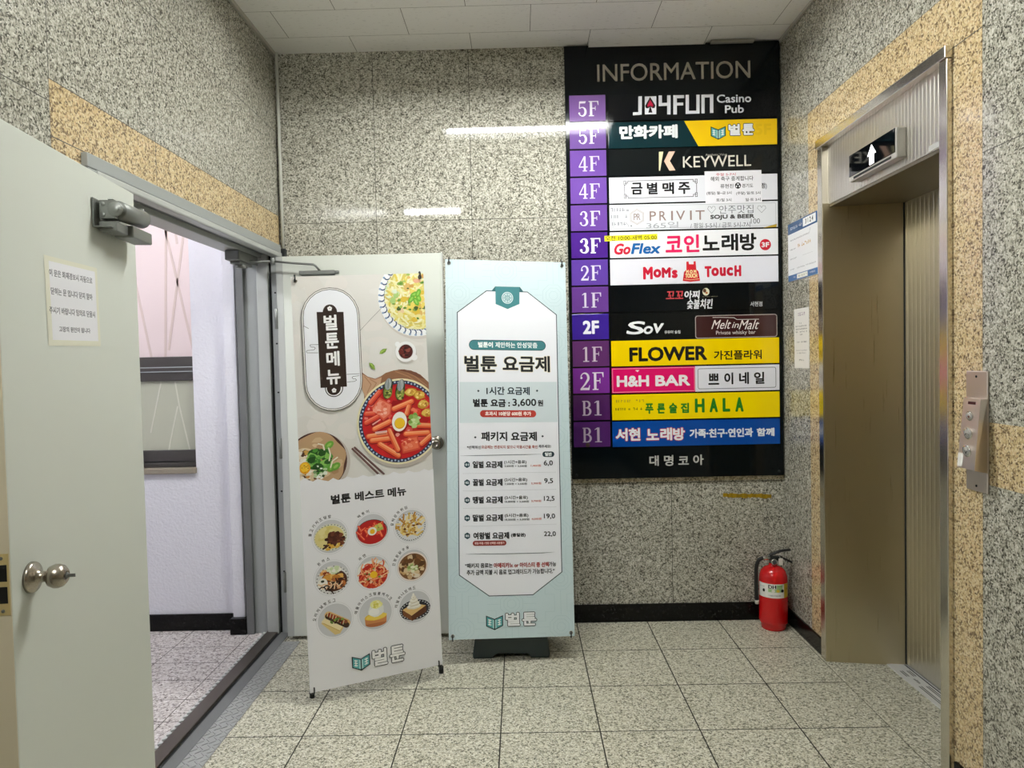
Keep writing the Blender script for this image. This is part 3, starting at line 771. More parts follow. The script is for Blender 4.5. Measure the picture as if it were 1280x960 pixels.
g = B(); g.tube([EX+Vector((.035, -.02, .388)), EX+Vector((.03, -.018, .396)), EX+Vector((.03, .016, .396))], .0018, 6); g.build('safety_pin', chrome, fe)

# worn strip of yellow tape on the back wall
A = Art(plane_fn((0, YB, 0), (1, 0, 0), (0, 0, 1), (0, -1, 0)), z0=3e-4)
r = random.Random(5); top = []; bot = []
for i in range(26):
    x = 1.130+i*.0109; top.append((x, .722-.0012*i*.3+r.uniform(-.003, .003))); bot.append((x, .700-.0012*i*.35+r.uniform(-.004, .003)))
for i in range(25): k = A.k; A.poly([bot[i], bot[i+1], top[i+1], top[i]], r.choice(('8a6f0c', '9a7c10', '84690c'))); A.k = k
ts = A.build('tape_strip', p_paper); tag(ts, 'worn strip of yellow tape on the granite below the black board', 'tape')

# ------------------------------------------------------------------ information board
YF = 4.006
db = tag(empty('directory_board', (.872, 4.02, .82)), 'tall black floor directory board on the back wall', 'sign board')
g = B(); g.box(.280, 1.466, 4.012, YB, .822, 3.226, .002); g.build('backing_panel', black_acryl, db)
BD = plane_fn((0, 4.012, 0), (1, 0, 0), (0, 0, 1), (0, -1, 0))
BF = plane_fn((0, YF, 0), (1, 0, 0), (0, 0, 1), (0, -1, 0))
def raised(txt, cx, cy, w, h, depth, bold, name, mat, parent, y):
    vs, fs, _, _ = glyphs(txt, 4); g = B(); bmv = g.bm
    a = [bmv.verts.new((cx+u*w, y, cy+v*h)) for u, v in vs]
    fcs = []
    for f in fs:
        try: fcs.append(bmv.faces.new([a[i] for i in f]))
        except ValueError: pass
    ex = bmesh.ops.extrude_face_region(bmv, geom=fcs)
    bmesh.ops.translate(bmv, verts=[v for v in ex['geom'] if isinstance(v, bmesh.types.BMVert)], vec=(0, -depth, 0))
    bmesh.ops.recalc_face_normals(bmv, faces=bmv.faces)
    return g.build(name, mat, parent)
letter_metal = plain('letter_metal', 'b4ada0', .35, .6)
raised('INFORMATION', *(0.8809, 3.0728, 0.8419, 0.0936), .006, 0, 'header_lettering', letter_metal, db, 4.012)
A = Art(BD)
for t, c in (('대', (0.7405, 0.9186, 0.0527, 0.0592)), ('명', (0.8226, 0.9180, 0.0527, 0.0612)), ('코', (0.9057, 0.9163, 0.0588, 0.0469)), ('아', (0.9888, 0.9186, 0.0587, 0.0591))): A.T(t, *c, 'b9b8b4', .0016)
A.build('footer_lettering', p_sheet, db)
g = B()
for x, z in ((.305, .845), (1.44, .845)): g.cyl((x, 4.012, z), (x, 4.008, z), .008, 14)
g.build('bolt', dark_metal, db)
PITCH = .1507; ZT = 2.958
# serif numerals of the floor tiles
def arc(cx, cy, rx, ry, a0, a1, n=12): return [(cx+rx*math.cos(math.radians(a0+(a1-a0)*i/n)), cy+ry*math.sin(math.radians(a0+(a1-a0)*i/n))) for i in range(n+1)]
def swell(n, lo, hi): return [lo+(hi-lo)*math.sin(math.pi*i/(n-1)) for i in range(n)]
def serif(A, ch, x, y, w, h, col, k=1.0):
    P = lambda p: (x+(p[0]-.5)*w, y+(p[1]-.5)*h)
    st = .20*w*k; th = .055*h*k
    def ln(pts, wd): A.line([P(p) for p in pts], wd, col)
    def tp(pts, ws): A.taper([P(p) for p in pts], ws, col)
    def ball(px, py, r_=.085): q = P((px, py)); A.oval(q[0], q[1], r_*w*1.15*k, r_*w*1.15*k, col, n=14)
    if ch == 'F':
        ln([(.26, 0), (.26, 1)], st); ln([(.04, .975), (.92, .975)], th); ln([(.04, .025), (.52, .025)], th); ln([(.26, .52), (.66, .52)], th)
        A.poly([P(p) for p in ((.80, 1), (.95, 1), (.95, .72), (.90, .72))], col); A.poly([P(p) for p in ((.63, .66), (.68, .66), (.68, .38), (.63, .38))], col)
    if ch == '1':
        ln([(.52, 0), (.52, 1)], st); ln([(.2, .025), (.84, .025)], th); A.poly([P(p) for p in ((.42, 1), (.42, .9), (.18, .84), (.18, .88))], col)
    if ch == 'B':
        ln([(.24, 0), (.24, 1)], st); ln([(.03, .975), (.5, .975)], th); ln([(.03, .025), (.52, .025)], th); ln([(.24, .53), (.55, .53)], th)
        tp(arc(.48, .755, .33, .22, 90, -90), swell(13, th, st)); tp(arc(.50, .275, .39, .25, 90, -90), swell(13, th, st*1.05))
    if ch == '2':
        p = arc(.48, .70, .33, .27, 165, -20)+[(.55, .36), (.32, .18), (.14, .07)]; tp([*p], [th]*3+[th+(st-th)*min(1, i/6) for i in range(10)]+[st*.8, st*.6, th])
        A.poly([P(q) for q in ((.10, 0), (.10, .06), (.20, .13), (.80, .13), (.90, .28), (.94, .28), (.88, 0))], col); ball(.20, .70)
    if ch == '3':
        tp(arc(.46, .745, .29, .225, 150, -90), [th]*3+swell(10, th, st)); tp(arc(.46, .275, .37, .245, 90, -150), swell(10, th, st*1.1)+[th]*3); ball(.20, .80); ball(.16, .20)
    if ch == '4':
        ln([(.66, 0), (.66, 1)], st*.9); ln([(.03, .29), (.97, .29)], th*1.2); ln([(.62, .97), (.06, .30)], th*1.1); ln([(.44, .025), (.90, .025)], th)
    if ch == '5':
        A.poly([P(p) for p in ((.20, 1), (.20, .86), (.80, .86), (.88, 1))], col); ln([(.21, .98), (.18, .52)], th*.9)
        tp(arc(.47, .31, .36, .29, 135, -150), [th]*2+swell(9, th, st*1.1)+[th]*2); ball(.16, .20)
rows = ['5F', '5F', '4F', '4F', '3F', '3F', '2F', '1F', '2F', '1F', '2F', 'B1', 'B1']
tcol = ['7d5a9c', '73549a', '6f4c9e', '6e4b9f', '6a4698', '4a2583', '5e3f9c', '653b8c', '37208a', '5c2d66', '7c2f96', '4b2159', '4c2462']
lcol = ['d9d2e0', 'd9d2e0', 'd2cadf', 'd6cfe2', 'ddd8e8', 'f2eff6', 'dedaea', 'd6cfdf', 'f4f2fa', 'c9b9c8', 'efe6f2', 'c2b2c4', 'b8a9bb']
for i, (t, c, lc) in enumerate(zip(rows, tcol, lcol)):
    z1 = ZT-i*PITCH-.0045; z0 = z1-PITCH+.009
    x0, x1 = .303-.0105*i/12, .5025-.005*i/12
    g = B(); g.box(x0, x1, YF, 4.012, z0, z1, .0008); tl = g.build('floor_tile', plain('tile_acrylic', c, .05), db)
    tag(tl, 'purple tile of row %d from the top reading %s' % (i+1, t))
    A = Art(BF); cx, cz = (x0+x1)/2+.002, (z0+z1)/2-.003
    if i == 8: A.T(t, cx, cz, .090, .075, lc, .0035)
    elif i == 10:
        serif(A, '2', cx-.038, cz, .064, .098, lc); serif(A, 'F', cx+.036, cz, .068, .098, lc)
    else:
        k = 1.45 if i == 5 else 1.1; h_ = .082
        serif(A, t[0], cx-.030, cz, .052, h_, lc, k); serif(A, t[1], cx+.032, cz, .060, h_, lc, k)
    A.build('numeral', p_tile, tl)
    if i == 12:
        g = B(); g.cyl((x0+.078, YF, z0+.012), (x0+.078, YF-.0008, z0+.012), .013, 8); tag(g.build('rust_bolt', plain('rust', '3b2a20', .8), tl), 'rusty bolt head')
panels = []
SPL = {8: (0.9769, 1.6668)[0], 10: (0.9757, 1.3587)[0]}
pcol = ['07090d', '0a272d', '0f1315', 'e4e5ec', 'dfe1e6', 'f0f0f3', 'e8e8f1', '05090d', '080b0d', 'f7d400', 'dd1266', 'f9dc00', '0c479a']
plab = ['black panel with white block lettering and a red spade', 'dark teal and yellow panel with white lettering', 'black panel with thin pale lettering and a pink and cream mark', 'white panel with four framed black characters', 'pale panel covered in faint handwriting', 'white panel with magenta and black characters', 'white panel with red lettering around a red apron', 'black panel with red and white brush lettering', 'black panel with white slanted lettering', 'yellow panel with black lettering', 'pink panel with white lettering', 'yellow panel with green lettering', 'blue panel with white lettering']
for i in range(13):
    z1 = ZT-i*PITCH-.003-.004; z0 = z1-PITCH+.0085
    x0 = .517-.008*i/12; g = B(); x1 = SPL.get(i, 1.4445)
    g.box(x0, x1, YF, 4.012, z0, z1, .0008); pn = g.build('tenant_panel', plain('panel_acrylic', pcol[i], .07, spec=.35), db); tag(pn, plab[i]); panels.append((pn, x0, x1, z0, z1))
EXTRA = {}
for i, c, lb in ((8, '07090d', 'dark brown panel with pale script lettering'), (10, 'e6e6ee', 'white panel with four framed black characters beside the pink one')):
    pn, x0, x1, z0, z1 = panels[i]; g = B(); g.box(x1+.0004, 1.4445, YF, 4.012, z0, z1, .0008); p2 = g.build('tenant_panel', plain('panel_acrylic', c, .07, spec=.35), db); tag(p2, lb); EXTRA[i] = p2
def board_art(i): return Art(BF)
def fin(A, i, name='lettering'): return A.build(name, p_gloss, panels[i][0])
def fill(A, i, c, xa=None, xb=None):
    pn, x0, x1, z0, z1 = panels[i]; xa = x0 if xa is None else xa; xb = x1 if xb is None else xb
    A.rect((xa+xb)/2, (z0+z1)/2, xb-xa, z1-z0, c)
WHT = 'e9ebf0'
# open-book emblem with the two bold characters
def book(A, x, y, s):
    """open teal book, s wide"""
    q = lambda pts: [(x+a*s, y+b*s) for a, b in pts]
    A.poly(q([(-.52, .36), (0, .14), (.52, .36), (.52, -.30), (0, -.56), (-.52, -.30)]), '16262b')
    A.poly(q([(-.46, .28), (-.03, .09), (-.03, -.48), (-.46, -.27)]), '5aa9ab'); A.poly(q([(.46, .28), (.03, .09), (.03, -.48), (.46, -.27)]), '5aa9ab')
    A.poly(q([(-.03, .07), (-.12, .10), (-.12, -.42), (-.03, -.47)]), 'a9d5d4'); A.poly(q([(.03, .07), (.12, .10), (.12, -.42), (.03, -.47)]), 'a9d5d4')
    for sg in (-1, 1):
        for j in range(3): A.line(q([(sg*.39, .10-j*.14), (sg*.19, .04-j*.14)]), .055*s, 'eef4f2')
        A.line(q([(sg*.30, .12), (sg*.30, -.26)]), .05*s, 'eef4f2')
def logo(A, cb, sb, ct, bold, fc='f2f2f4', oc='15202a'):
    book(A, cb[0], cb[1], sb)
    x, y, w, h = ct
    for t, d in (('벌', -.27), ('툰', .27)): A.T(t, x+d*w, y, w*.46, h*.94, fc, bold, out=oc, ow=bold*1.25); A.k += 24
# row 1
A = board_art(0)
Pq = lambda pts: A.poly(pts, 'dfe0e6')
for pts in ([(0.6843, 2.9398), (0.7042, 2.9403), (0.7016, 2.8394), (0.6826, 2.8389)], [(0.6529, 2.8536), (0.6908, 2.8536), (0.6906, 2.8377), (0.6526, 2.8367)], [(0.7202, 2.9379), (0.7831, 2.9382), (0.7816, 2.8403), (0.7186, 2.8400)], [(0.7961, 2.9418), (0.8141, 2.9414), (0.8132, 2.8840), (0.7952, 2.8835)], [(0.7955, 2.9003), (0.8514, 2.9009), (0.8511, 2.8840), (0.7952, 2.8835)], [(0.8430, 2.9416), (0.8619, 2.9411), (0.8604, 2.8363), (0.8414, 2.8368)],
            [(0.8769, 2.9407), (0.8968, 2.9402), (0.8953, 2.8354), (0.8754, 2.8359)], [(0.8769, 2.9407), (0.9367, 2.9401), (0.9365, 2.9233), (0.8767, 2.9239)], [(0.8763, 2.9002), (0.9312, 2.8998), (0.9309, 2.8840), (0.8761, 2.8844)], [(0.9447, 2.9409), (0.9627, 2.9404), (0.9612, 2.8377), (0.9432, 2.8372)], [(1.0035, 2.9404), (1.0215, 2.9399), (1.0201, 2.8371), (1.0021, 2.8376)], [(0.9435, 2.8540), (1.0203, 2.8530), (1.0201, 2.8371), (0.9432, 2.8372)],
            [(1.0314, 2.9396), (1.0494, 2.9402), (1.0480, 2.8374), (1.0300, 2.8379)], [(1.0314, 2.9396), (1.0972, 2.9399), (1.0970, 2.9241), (1.0312, 2.9238)], [(1.0783, 2.9404), (1.0972, 2.9399), (1.0959, 2.8391), (1.0769, 2.8386)]): Pq(pts)
sx, sy, sw, sh = (0.7494, 2.8897, 0.0559, 0.0811)
for cc, f in (('15060a', 1.0), ('b3203f', .62)):
    yy = sy+sh*.06
    A.poly([(sx, yy+sh*.5*f), (sx+sw*.28*f, yy+sh*.18*f), (sx+sw*.5*f, yy-sh*.08*f), (sx+sw*.44*f, yy-sh*.25*f), (sx+sw*.22*f, yy-sh*.27*f), (sx+sw*.04*f, yy-sh*.16*f), (sx-sw*.04*f, yy-sh*.16*f), (sx-sw*.22*f, yy-sh*.27*f), (sx-sw*.44*f, yy-sh*.25*f), (sx-sw*.5*f, yy-sh*.08*f), (sx-sw*.28*f, yy+sh*.18*f)], cc)
A.poly([(sx, sy), (sx+sw*.2, sy-sh*.5), (sx-sw*.2, sy-sh*.5)], '15060a')
A.T('Casino', *(1.2104, 2.9152, 0.1892, 0.0454), 'd5d7dc', .0012); A.T('Pub', *(1.2117, 2.8569, 0.1036, 0.0435), 'd5d7dc', .0012)
fin(A, 0)
# row 2
A = board_art(1); pn, x0, x1, z0, z1 = panels[1]
xa, xb = [(0.9339, 2.8136), (1.0109, 2.6769)]
A.poly([(xa[0], z1-.001), (x1, z1-.001), (x1, z0+.001), (xb[0], z0+.001)], 'f3c80f')
A.T('5F', *(1.3678, 2.7421, 0.0897, 0.0613), 'eabf0d', .003)
A.T('만화카페', *(0.7371, 2.7444, 0.3219, 0.0753), 'eceef0', .0042)
logo(A, (1.1215, 2.7366), .080, (1.2482, 2.7442, 0.1416, 0.0653), .0030)
fin(A, 1)
# row 3
A = board_art(2); A.poly([(0.7933, 2.6340), (0.8174, 2.6344), (0.7977, 2.5295), (0.7917, 2.5297)], 'e9dfb4'); A.poly([(0.8474, 2.6336), (0.8824, 2.6347), (0.8526, 2.5819), (0.8828, 2.5304), (0.8488, 2.5293), (0.8206, 2.5817)], 'eec3ad')
A.T('KEYWELL', *(1.1124, 2.5743, 0.3756, 0.0616), 'd8d3c6', .0004); A.T('Aesthetic Value', *(1.1089, 2.6112, 0.1178, 0.0119), 'b7b3a8'); fin(A, 2)
# row 4
A = board_art(3)
for t, c in (('금', (0.6680, 2.4352, 0.0642, 0.0658)), ('별', (0.7532, 2.4341, 0.0601, 0.0657)), ('맥', (0.8413, 2.4329, 0.0641, 0.0657)), ('주', (0.9295, 2.4317, 0.0661, 0.0657))): A.T(t, *c, '17171b', .0022)
x, y, w, h = (0.7992, 2.4309, 0.4048, 0.0956)
for sx in (-1, 1):
    for sy in (-1, 1):
        X, Y = x+sx*w/2, y+sy*h/2; d = .0090
        A.line([(x, Y-sy*d*.1), (X-sx*d*2.4, Y-sy*d*.1)], .0030, '26262a'); A.line([(X-sx*d*.4, y), (X-sx*d*.4, Y-sy*d*2.4)], .0030, '26262a')
        A.line([(X-sx*d*2.4, Y), (X-sx*d*2.4, Y-sy*d*1.4), (X-sx*d*.4, Y-sy*d*1.4)], .0030, '26262a'); A.line([(X, Y), (X-sx*d*1.2, Y), (X-sx*d*1.2, Y-sy*d*2.4), (X, Y-sy*d*2.4)], .0028, '26262a', True)
A.T('점)', *(1.3704, 2.4318, 0.0300, 0.0358), '17171b', .0006); fin(A, 3)
# row 5
A = board_art(4); pn, x0, x1, z0, z1 = panels[4]
A.line(A.rrect((x0+x1)/2+.004, (z0+z1)/2, x1-x0-.03, z1-z0-.018, .010), .0022, 'b6b9be', True)
hx, hy = (0.6664, 2.2795); hr = .043
for q in (1, .86): A.line([(hx+hr*q*math.cos(math.pi/6+math.pi/3*i), hy+hr*q*math.sin(math.pi/6+math.pi/3*i)) for i in range(6)], .0020, 'b0a19b', True)
A.T('R', hx+.009, hy, .020, .036, '9c8d88', .0005); A.T('P', hx-.010, hy, .018, .036, '9c8d88', .0005)
for t, c in (('P', (0.7538, 2.2824, 0.0361, 0.0519)), ('R', (0.8090, 2.2821, 0.0381, 0.0519)), ('I', (0.8601, 2.2818, 0.0100, 0.0519)), ('V', (0.9073, 2.2817, 0.0501, 0.0519)), ('I', (0.9644, 2.2813, 0.0100, 0.0519)), ('T', (1.0155, 2.2811, 0.0501, 0.0519))):
    A.T(t, *c, '94807a', .0004)
    if t in 'PRIT': A.rect(c[0]-(c[2]*.36 if t in 'PR' else 0), c[1]-c[3]/2+.0006, .006, .0012, '94807a')
A.T('SOJU & BEER', *(1.1935, 2.2658, 0.2442, 0.0299), '4c4a4c', .0018)
INK = '74777d'
A.T('안주맛집', *(1.2151, 2.3081, 0.1901, 0.0458), INK)
for c in ((1.0790, 2.3095, 0.0481, 0.0419), (1.3551, 2.3067, 0.0520, 0.0418)):
    x, y, w, h = c; A.line([(x, y-h*.5), (x-w*.45, y+h*.1), (x-w*.35, y+h*.42), (x-w*.1, y+h*.4), (x, y+h*.15), (x+w*.12, y+h*.42), (x+w*.38, y+h*.4), (x+w*.46, y+h*.08), (x, y-h*.5)], .0018, INK)
A.T('365일', *(0.8062, 2.2302, 0.1786, 0.0360), 'a3a6ac'); A.T('/ 평일 5-5시 / 금토 5시-7시', *(1.1259, 2.2235, 0.3306, 0.0300), '55585e', .0002); A.T('100', *(1.3203, 2.2408, 0.0500, 0.0279), '55585e')
A.greek(*(0.5718, 2.3218, 0.1054, 0.0240), 'a0a3a9', 71); A.greek(*(0.5661, 2.2840, 0.0904, 0.0220), 'a0a3a9', 72); A.greek(*(0.5604, 2.2441, 0.0754, 0.0220), 'a0a3a9', 73)
A.line([(0.6007, 2.2512), (0.6155, 2.2378), (0.6203, 2.2247)], .0016, INK); A.oval(*(0.6335, 2.2304), .0040, .0040, INK)
A.poly([(1.3619, 2.2028), (1.4382, 2.2230), (1.4360, 2.2051)], 'b89b35'); fin(A, 4)
# row 6
A = board_art(5)
A.T('Go', *(0.5831, 2.1040, 0.0925, 0.0621), 'd3283f', .0030, .22); A.T('Flex', *(0.7148, 2.1039, 0.1588, 0.0601), '1f64a8', .0030, .22)
for t, c in (('코', (0.8678, 2.1243, 0.0924, 0.0921)), ('인', (0.9662, 2.1260, 0.0863, 0.0980))): A.T(t, *c, 'de1d5b', .0034)
for t, c in (('노', (1.0736, 2.1264, 0.0943, 0.0840)), ('래', (1.1778, 2.1269, 0.0922, 0.0960)), ('방', (1.2790, 2.1275, 0.0921, 0.0959))): A.T(t, *c, '141417', .0034)
A.oval(*(1.3739, 2.1093), .0310, .0310, 'c61c2e'); A.T('3F', *(1.3739, 2.1093, 0.0420, 0.0280), 'f4f0f0', .0016); fin(A, 5)
A = Art(BF, z0=4e-4); A.poly([(0.4838, 2.1785), (0.7774, 2.1835), (0.7769, 2.1515), (0.4843, 2.1485)], 'f0e516'); A.T('오전 10:00-새벽 05:00', *(0.6314, 2.1650, 0.2854, 0.0270), '3b3a14', .0006)
tag(A.build('hours_sticker', p_paper, panels[5][0]), 'yellow sticker with opening hours')
# row 7
A = board_art(6)
for t, c in (('M', (0.7217, 1.9674, 0.0543, 0.0703)), ('o', (0.7740, 1.9652, 0.0443, 0.0482)), ('M', (0.8233, 1.9680, 0.0503, 0.0582)), ('’', (0.8527, 1.9874, 0.0101, 0.0160)), ('s', (0.8704, 1.9589, 0.0322, 0.0462))): A.T(t, *c, 'c41f38', .0042)
for t, c in (('T', (1.0554, 1.9676, 0.0382, 0.0622)), ('o', (1.0945, 1.9657, 0.0422, 0.0481)), ('u', (1.1367, 1.9657, 0.0341, 0.0501)), ('c', (1.1758, 1.9658, 0.0361, 0.0481)), ('H', (1.2200, 1.9688, 0.0381, 0.0621))): A.T(t, *c, 'c41f38', .0042)
A.poly([(0.9357, 2.0256), (0.9478, 2.0263), (0.9506, 2.0112), (0.9757, 2.0106), (0.9759, 2.0266), (0.9869, 2.0274), (0.9903, 1.9822), (1.0022, 1.9699), (1.0106, 1.9185), (0.9572, 1.9137), (0.9141, 1.9197), (0.9218, 1.9687), (0.9351, 1.9815)], 'cc2230')
A.T('M O M', *(0.9620, 1.9698, 0.0563, 0.0201), 'f0d9a0', .0012); A.T('TOUCH', *(0.9617, 1.9477, 0.0663, 0.0241), 'f0d9a0', .0012); A.line([(0.9213, 1.9306), (0.9594, 1.9247), (1.0057, 1.9296)], .0022, 'f0d9a0'); fin(A, 6)
# row 8
A = board_art(7)
A.T('꼬꼬', *(0.8697, 1.8424, 0.0966, 0.0442), 'c04046', .0014, .1); A.T('아찌', *(0.9643, 1.8422, 0.0845, 0.0462), 'e3e3e6', .0016, .1); A.T('숯불치킨', *(1.0068, 1.7900, 0.1408, 0.0543), 'e3e3e6', .0012, .1)
A.oval(*(1.0419, 1.8565), .0190, .0210, 'd9d2b8'); A.oval(*(1.0349, 1.8627), .0090, .0110, '54341f'); A.oval(*(1.0458, 1.8504), .0070, .0060, 'a8683a'); A.greek(*(1.0646, 1.8298, 0.0844, 0.0060), '8f8a70', 81)
A.T('서현점', *(1.3202, 1.7828, 0.0663, 0.0271), 'd0d2d6', .0003); fin(A, 7)
# row 9
A = board_art(8); pn, x0, x1, z0, z1 = panels[8]
A.T('S', *(0.6513, 1.6651, 0.0969, 0.0726), 'f1f2f4', .0022, .25); A.T('o', *(0.7187, 1.6514, 0.0524, 0.0444), 'f1f2f4', .0020, .2); A.T('v', *(0.7723, 1.6603, 0.0585, 0.0545), 'f1f2f4', .0020, .2)
A.T('유유미 술집', *(0.8526, 1.6373, 0.0887, 0.0182), 'd5d6d8', .0004)
fin(A, 8); A = board_art(8)
c = (1.2073, 1.6616, 0.4546, 0.1269); A.poly(A.rrect(*c, .014), 'b7aca8'); A.poly(A.rrect(c[0], c[1], c[2]-.007, c[3]-.007, .012), '35181a')
A.T('Melt', *(1.1280, 1.6735, 0.1006, 0.0504), 'e8e2df', .0002, .35); A.T('in', *(1.2054, 1.6687, 0.0342, 0.0322), 'e8e2df', .0002, .35); A.T('Malt', *(1.2818, 1.6690, 0.1045, 0.0524), 'e8e2df', .0002, .35)
A.line([(1.0772, 1.7129), (1.1194, 1.7130), (1.1958, 1.7092), (1.2118, 1.6988), (1.3344, 1.6980)], .0024, 'e8e2df'); A.T('Private whisky bar', *(1.2048, 1.6244, 0.2193, 0.0272), 'ddd5d2', .0001); A.build('lettering', p_gloss, EXTRA[8])
# row 10
A = board_art(9); A.T('FLOWER', *(0.8276, 1.5167, 0.4339, 0.0808), '111111', .0040); A.T('가진플라워', *(1.2145, 1.5021, 0.2658, 0.0525), '15150f', .0014); fin(A, 9)
# row 11
A = board_art(10); pn, x0, xm, z0, z1 = panels[10]; x1 = 1.4445
A.line([(x0+.005, z0+.006), (xm-.004, z0+.006), (xm-.004, z1-.006), (x0+.005, z1-.006)], .0018, 'f2c9da', True)
A.T('H&H', *(0.6282, 1.3682, 0.1800, 0.0628), 'f4eef2', .0034); A.T('BAR', *(0.8506, 1.3675, 0.1939, 0.0608), 'f4eef2', .0034); A.poly([(0.6424, 1.4287), (0.6646, 1.4292), (0.6553, 1.4183)], 'f4eef2'); fin(A, 10); A = board_art(10)
A.line(A.rrect((xm+x1)/2-.002, (z0+z1)/2, x1-xm-.036, z1-z0-.030, .010), .0026, '3a3a40', True)
for t, c in (('쁘', (1.0788, 1.3696, 0.0605, 0.0628)), ('이', (1.1625, 1.3718, 0.0504, 0.0668)), ('네', (1.2472, 1.3720, 0.0544, 0.0668)), ('일', (1.3318, 1.3712, 0.0584, 0.0667))): A.T(t, *c, '15151a', .0022)
A.build('lettering', p_gloss, EXTRA[10])
# row 12
A = board_art(11)
for t, c in (('푸', (0.7178, 1.2124, 0.0466, 0.0589)), ('른', (0.7835, 1.2120, 0.0445, 0.0569)), ('술', (0.8503, 1.2126, 0.0465, 0.0589)), ('집', (0.9160, 1.2122, 0.0465, 0.0569))): A.T(t, *c, '2a7d1e', .0026)
for t, c in (('H', (0.9991, 1.2237, 0.0546, 0.0792)), ('A', (1.0769, 1.2240, 0.0465, 0.0791)), ('L', (1.1476, 1.2246, 0.0424, 0.0771)), ('A', (1.2202, 1.2250, 0.0464, 0.0811))): A.T(t, *c, '1f7a20', .0040)
A.greek(*(0.6122, 1.2573, 0.1620, 0.0183), 'c4a52a', 91); A.greek(*(0.6054, 1.2127, 0.1620, 0.0163), '6a5a14', 92); fin(A, 11)
# row 13
A = board_art(12); RD = 'c2182f'
for t, c in (('서', (0.5604, 1.0692, 0.0669, 0.0713)), ('현', (0.6324, 1.0697, 0.0649, 0.0713)), ('노', (0.7337, 1.0666, 0.0709, 0.0631)), ('래', (0.8097, 1.0681, 0.0668, 0.0713)), ('방', (0.8806, 1.0666, 0.0668, 0.0712))): A.T(t, *c, 'f0f1f5', .0030, out=RD, ow=.0028)
A.T('가족·친구·연인과', *(1.1173, 1.0678, 0.3538, 0.0508), 'e9edf5', .0022); A.T('함께', *(1.3638, 1.0677, 0.0989, 0.0467), 'e9edf5', .0022); fin(A, 12)
# handwritten paper stuck over the fourth row
pnot = empty('paper_note', (1.37, 3.99, 2.3)); tag(pnot, 'handwritten white paper stuck over the right end of a white sign panel', 'paper note')
PN = plane_fn((0, YF-.0022, 0), (1, 0, 0), (0, 0, 1), (0, -1, 0))
A = Art(PN); A.poly([(1.0427, 2.5195), (1.3554, 2.5196), (1.3575, 2.3425), (1.0463, 2.3402)], 'ebeaf0')
A.line([(1.2043, 2.4120), (1.2055, 2.3403)], .0006, 'd2d1d6')
A.T('주말 5-7시', *(1.1594, 2.5006, 0.1079, 0.0159), 'c2475a', .0003); A.T('해외 축구 중계합니다', *(1.1931, 2.4769, 0.2358, 0.0258), '3c3b40', .0005)
A.T('류현진', *(1.1646, 2.4359, 0.0720, 0.0239), '3c3b40', .0004); A.T('경기도', *(1.2786, 2.4360, 0.0619, 0.0219), '3c3b40', .0004)
x, y = (1.2256, 2.4373); A.oval(x, y, .0165, .0170, '1c1c20'); A.oval(x, y+.008, .006, .004, 'e4e4e8'); A.oval(x-.008, y-.004, .004, .005, 'e4e4e8'); A.oval(x+.008, y-.004, .004, .005, 'e4e4e8')
for t, c in (('(평일) 월~금 5시', (1.1211, 2.3981, 0.1380, 0.0199)), ('(주말) 일/토 5시', (1.2821, 2.3942, 0.1339, 0.0199)), ('토/일 3시', (1.1467, 2.3606, 0.0840, 0.0179)), ('일·토 3시', (1.3077, 2.3587, 0.0840, 0.0179))): A.T(t, *c, '46454c', .0004)
A.build('sheet', p_paper, pnot)
nq = [(1.0427, 2.5195), (1.3554, 2.5196), (1.3575, 2.3425), (1.0463, 2.3402)]
g = B(); g.hexa([(nq[i][0], YF-.0021, nq[i][1]) for i in range(4)] + [(nq[i][0], YF-.0012, nq[i][1]) for i in range(4)]); g.build('backing', paper_m, pnot)

# ------------------------------------------------------------------ banner stands
def sheet_mesh(name, fn, w, h, mat, parent, thick=.0006):
    g = B(); n, m = 8, 16; V = {}
    for s_ in (0, 1):
        for i in range(n+1):
            for j in range(m+1):
                p, nn = fn(w*i/n, h*j/m); V[s_, i, j] = g.bm.verts.new(p - nn*thick*s_)
    F = g.bm.faces.new
    for i in range(n):
        for j in range(m):
            F((V[0,i,j], V[0,i+1,j], V[0,i+1,j+1], V[0,i,j+1])); F((V[1,i,j], V[1,i,j+1], V[1,i+1,j+1], V[1,i+1,j]))
    for i in range(n):
        for j in (0, m): F((V[0,i,j], V[0,i+1,j], V[1,i+1,j], V[1,i,j]))
    for j in range(m):
        for i in (0, n): F((V[0,i,j], V[0,i,j+1], V[1,i,j+1], V[1,i,j]))
    bmesh.ops.recalc_face_normals(g.bm, faces=g.bm.faces)
    return g.build(name, mat, parent)
def hooks(fn, w, h, parent, hub, m):
    """poles from the hub to the four eyelets, with a bent hook over each corner"""
    for u, v in ((.018, .018), (w-.018, .018), (w-.018, h-.018), (.018, h-.018)):
        p, n = fn(u, v)
        g = B(); g.tube(smooth_path([hub, (Vector(hub)+p)/2 - n*.03, p - n*.012], 6), .0048, 8); pole = g.build('pole', dark_metal, parent)
        g = B(); up = Vector((0, 0, 1 if v > h/2 else -1))
        g.tube(smooth_path([p - n*.012, p + up*.024 - n*.006, p + up*.020 + n*.008, p + n*.009, p - up*.002 + n*.004], 5), .0032, 8); g.build('hook', dark_metal, pole)
        c = p + n*.001; M = Matrix.Translation(c) @ n.to_track_quat('Z', 'Y').to_matrix().to_4x4()
        g = B(); g.lathe([(.0045, 0), (.009, 0), (.0095, .0012), (.008, .002), (.0045, .002), (.0045, 0)], 20, M); g.build('eyelet', chrome, parent)

